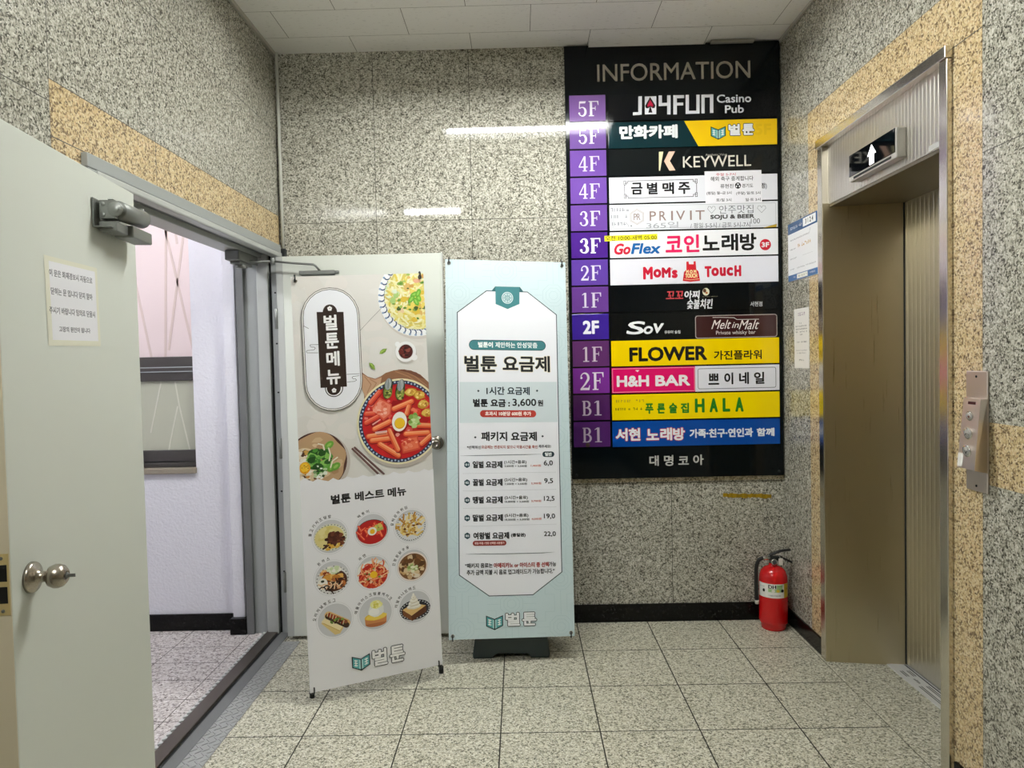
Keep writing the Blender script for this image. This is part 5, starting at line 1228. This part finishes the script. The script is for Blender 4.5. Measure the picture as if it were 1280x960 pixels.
A.rect(W2/2, H2/2, W2, H2, 'c9dce0')
PT = 'b3cbd0'; k = A.k
def octo(x, y, R_): return [(x+R_*math.cos(math.pi/8+math.pi/4*i), y+R_*math.sin(math.pi/8+math.pi/4*i)) for i in range(8)]
A.clip = [(0, 0), (W2, 0), (W2, H2), (0, H2)]
ox, oy = (0.3004, 0.1669); sp = .236
for i in range(-2, 3):
    for j in range(-2, 17):
        x, y = ox+i*sp/1.0, oy+j*sp/2
        if (i+j) % 2: continue
        for R_ in (.058, .040, .022): A.k = k; A.line(octo(x, y, R_)+octo(x, y, R_)[:1], .0014, PT)
        for a in range(4):
            t = a*math.pi/2; A.k = k; A.line([(x+.058*math.cos(t), y+.058*math.sin(t)), (x+.118*math.cos(t), y+.118*math.sin(t))], .0014, PT)
        for sx in (-1, 1):
            for sy in (-1, 1): A.k = k; A.line([(x+sx*.118, y+sy*.03), (x+sx*.075, y+sy*.03), (x+sx*.075, y+sy*.075), (x+sx*.03, y+sy*.075), (x+sx*.03, y+sy*.118)], .0012, PT)
A.clip = None; A.k = k+2
pts = [(0.0569, 1.6065), (0.2026, 1.7170), (0.4059, 1.7154), (0.5489, 1.6037)] + [(0.5451, 0.3177), (0.4032, 0.2091), (0.1937, 0.2083), (0.0529, 0.3133)]
A.poly(pts, 'eceef4'); A.line(pts, .0042, '2c3c46', True)
pb = [(0.0635, 1.2615), (0.5423, 1.2656), (0.5417, 1.0645), (0.0618, 1.0592)]; A.poly(pb, 'd3dfe3')
TL = '3f7d82'
A.poly([(0.2257, 1.7154), (0.2459, 1.7400), (0.3689, 1.7401), (0.3872, 1.7157), (0.3658, 1.7152), (0.2476, 1.7166)], '2a5a60'); A.poly([(0.2466, 1.7386), (0.3676, 1.7394), (0.3653, 1.6545), (0.3057, 1.6278), (0.2466, 1.6520)], TL)
x, y, w, h = (0.3060, 1.6842, 0.0571, 0.0592)
A.oval(x, y, w/2, h/2, 'd5e2e4'); A.oval(x, y, w*.43, h*.43, TL); A.oval(x, y, w*.38, h*.38, 'c9dadd')
for i in range(8):
    t = math.pi/4*i; A.line([(x+w*.1*math.cos(t), y+h*.1*math.sin(t)), (x+w*.36*math.cos(t), y+h*.36*math.sin(t))], .0022, TL)
A.line(octo(x, y, w*.26), .002, TL, True); A.line(octo(x, y, w*.15), .002, TL, True); A.oval(x, y, w*.05, h*.05, TL)
A.pill(*(0.3019, 1.4468, 0.3801, 0.0503), '1f4a50'); A.pill(*(0.3019, 1.4468, 0.3735, 0.0435), TL)
A.T('벌툰이', *(0.1935, 1.4479, 0.0734, 0.0285), 'eef3f3', .0014); A.T('제안하는', *(0.2914, 1.4480, 0.0989, 0.0286), 'eef3f3', .0008); A.T('안성맞춤', *(0.3999, 1.4482, 0.1009, 0.0286), 'eef3f3', .0008)
DK = '15171a'
A.T('벌툰', *(0.1680, 1.3530, 0.1592, 0.0822), DK, .0028, out='e9e4d2', ow=.003); A.T('요금제', *(0.3934, 1.3543, 0.2344, 0.0814), DK, .0026, out='e9e4d2', ow=.003)
NV = '22343c'
A.T('1시간 요금제', *(0.3011, 1.2191, 0.2132, 0.0407), NV, .0013)
for q in ((0.1554, 1.2180), (0.4439, 1.2207), (0.1374, 0.9883), (0.4663, 0.9935)): d = .0062; A.poly([(q[0]-d, q[1]), (q[0], q[1]-d), (q[0]+d, q[1]), (q[0], q[1]+d)], NV)
A.T('벌툰 요금 :', *(0.2188, 1.1588, 0.1806, 0.0404), DK, .0018); A.T('3,600', *(0.3801, 1.1597, 0.1175, 0.0417), DK, .0012); A.T('원', *(0.4589, 1.1595, 0.0274, 0.0311), DK, .0012)
A.pill(*(0.2996, 1.1054, 0.2751, 0.0351), 'b23a30'); A.T('초과시 10분당 600원 추가', *(0.2996, 1.1060, 0.2261, 0.0213), 'f3e6e2', .0010)
A.T('패키지 요금제', *(0.3024, 0.9930, 0.2722, 0.0465), DK, .0018)
A.T('*선택하신', *(0.1301, 0.9389, 0.0677, 0.0173), '3a3c40', .0006); A.T('요금제는 변경되지 않으니 이용시간을 확인', *(0.3035, 0.9407, 0.2750, 0.0174), 'a5564a', .0006); A.T('해주세요!', *(0.4757, 0.9431, 0.0598, 0.0164), '3a3c40', .0006)
def brush(pts, w, c): A.taper(pts, [w*.15]+[w]*(len(pts)-2)+[w*.15], c)
brush([(0.0631, 0.8977), (0.1450, 0.8985), (0.1964, 0.8994), (0.2945, 0.9012), (0.3777, 0.9020), (0.4613, 0.9050)], .0032, '6d7478')
A.pill(*(0.4927, 0.9038, 0.0588, 0.0275), NV); A.T('일반', *(0.4927, 0.9038, 0.0346, 0.0180), 'eef3f3', .0010)
rowsP = [('01', '일벌 요금제', '(1시간+음료)', '3,600원 + 3,500원', '1,400원', '6,0'), ('02', '꿀벌 요금제', '(2시간+음료)', '7,200원 + 3,500원', '2,300원', '9,5'), ('03', '땡벌 요금제', '(3시간+음료)', '10,800원 + 3,500원', '3,700원', '12,5'), ('04', '말벌 요금제', '(5시간+음료)', '18,000원 + 3,500원', '4,000원', '19,0')]
hexs = [(0.0957, 0.8536), (0.0952, 0.7651), (0.0947, 0.6790), (0.0937, 0.5913), (0.0931, 0.5045)]
nmb = [(0.1950, 0.8537, 0.1447, 0.0352), (0.1942, 0.7659, 0.1443, 0.0350), (0.1935, 0.6796, 0.1450, 0.0349), (0.1927, 0.5916, 0.1457, 0.0347)]
sbb = [(0.3300, 0.8649, 0.1089, 0.0204), (0.3310, 0.7772, 0.1108, 0.0203), (0.3315, 0.6889, 0.1126, 0.0202), (0.3315, 0.6009, 0.1145, 0.0201)]
smb = [(0.3317, 0.8456, 0.1089, 0.0118), (0.3306, 0.7575, 0.1086, 0.0117), (0.3338, 0.6697, 0.1179, 0.0117), (0.3332, 0.5814, 0.1197, 0.0116)]
rdb = [(0.4304, 0.8473, 0.0500, 0.0118), (0.4296, 0.7594, 0.0499, 0.0118), (0.4283, 0.6720, 0.0487, 0.0117), (0.4280, 0.5833, 0.0486, 0.0117)]
prb = [(0.4914, 0.8589, 0.0449, 0.0291), (0.4910, 0.7702, 0.0437, 0.0279), (0.4917, 0.6820, 0.0521, 0.0277), (0.4913, 0.5947, 0.0552, 0.0276)]
for i, q in enumerate(hexs):
    A.poly([(q[0]+.0152*math.cos(math.pi/6+math.pi/3*j), q[1]+.0166*math.sin(math.pi/6+math.pi/3*j)) for j in range(6)], '24414a')
    A.T('0%d' % (i+1), q[0], q[1], .017, .0115, 'e8eef0', .0006)
for i, (_, a, b, c, d, e) in enumerate(rowsP):
    A.T(a, *nmb[i], '25272b', .0014); A.T(b, *sbb[i], '33363a', .0005); A.T(c, *smb[i], '5a5d62', .0004); A.T(d, *rdb[i], 'd07a70', .0004); A.T(e, *prb[i], '25272b', .0008)
for (a, b) in ([(0.0755, 0.8102), (0.5305, 0.8145)], [(0.0745, 0.7251), (0.5300, 0.7287)], [(0.0746, 0.6393), (0.5291, 0.6421)], [(0.0746, 0.5518), (0.5270, 0.5560)]):
    k = A.k
    for j in range(60):
        t0, t1 = j/60, (j+.55)/60; A.k = k; A.line([(a[0]+(b[0]-a[0])*t, a[1]+(b[1]-a[1])*t) for t in (t0, t1)], .0012, '9aa2a6')
    A.k = k+1
A.T('여왕벌 요금제', *(0.2081, 0.5038, 0.1725, 0.0346), '25272b', .0014); A.T('(종일권)', *(0.3381, 0.5039, 0.0702, 0.0210), '33363a', .0010); A.T('22,0', *(0.4914, 0.5068, 0.0582, 0.0275), '25272b', .0008)
A.pill(*(0.1992, 0.4673, 0.1619, 0.0251), '8a3430'); A.T('평일·주말 / 연장 선택할 사용불가', *(0.1992, 0.4673, 0.1432, 0.0125), 'e6c8c2', .0005)
brush([(0.0854, 0.4157), (0.1679, 0.4147), (0.2717, 0.4138), (0.3762, 0.4140), (0.4550, 0.4146), (0.5131, 0.4178)], .0032, '7a8084')
A.T('“패키지 음료는', *(0.1465, 0.3584, 0.1321, 0.0239), '2b2d31', .0008); A.T('아메리카노 or 아이스티 중 선택', *(0.3501, 0.3573, 0.2652, 0.0253), '9c3a36', .0010); A.T('가능', *(0.5004, 0.3586, 0.0353, 0.0230), '2b2d31', .0008)
A.T('추가 금액 지불 시 음료 업그레이드가 가능합니다.”', *(0.2990, 0.3247, 0.4227, 0.0264), '2b2d31', .0008)
logo(A, (0.2174, 0.0850), .078, (0.3439, 0.0915, 0.1472, 0.0688), .0026, 'f0f2f4')
A.build('price_list', p_sheet, sh2)
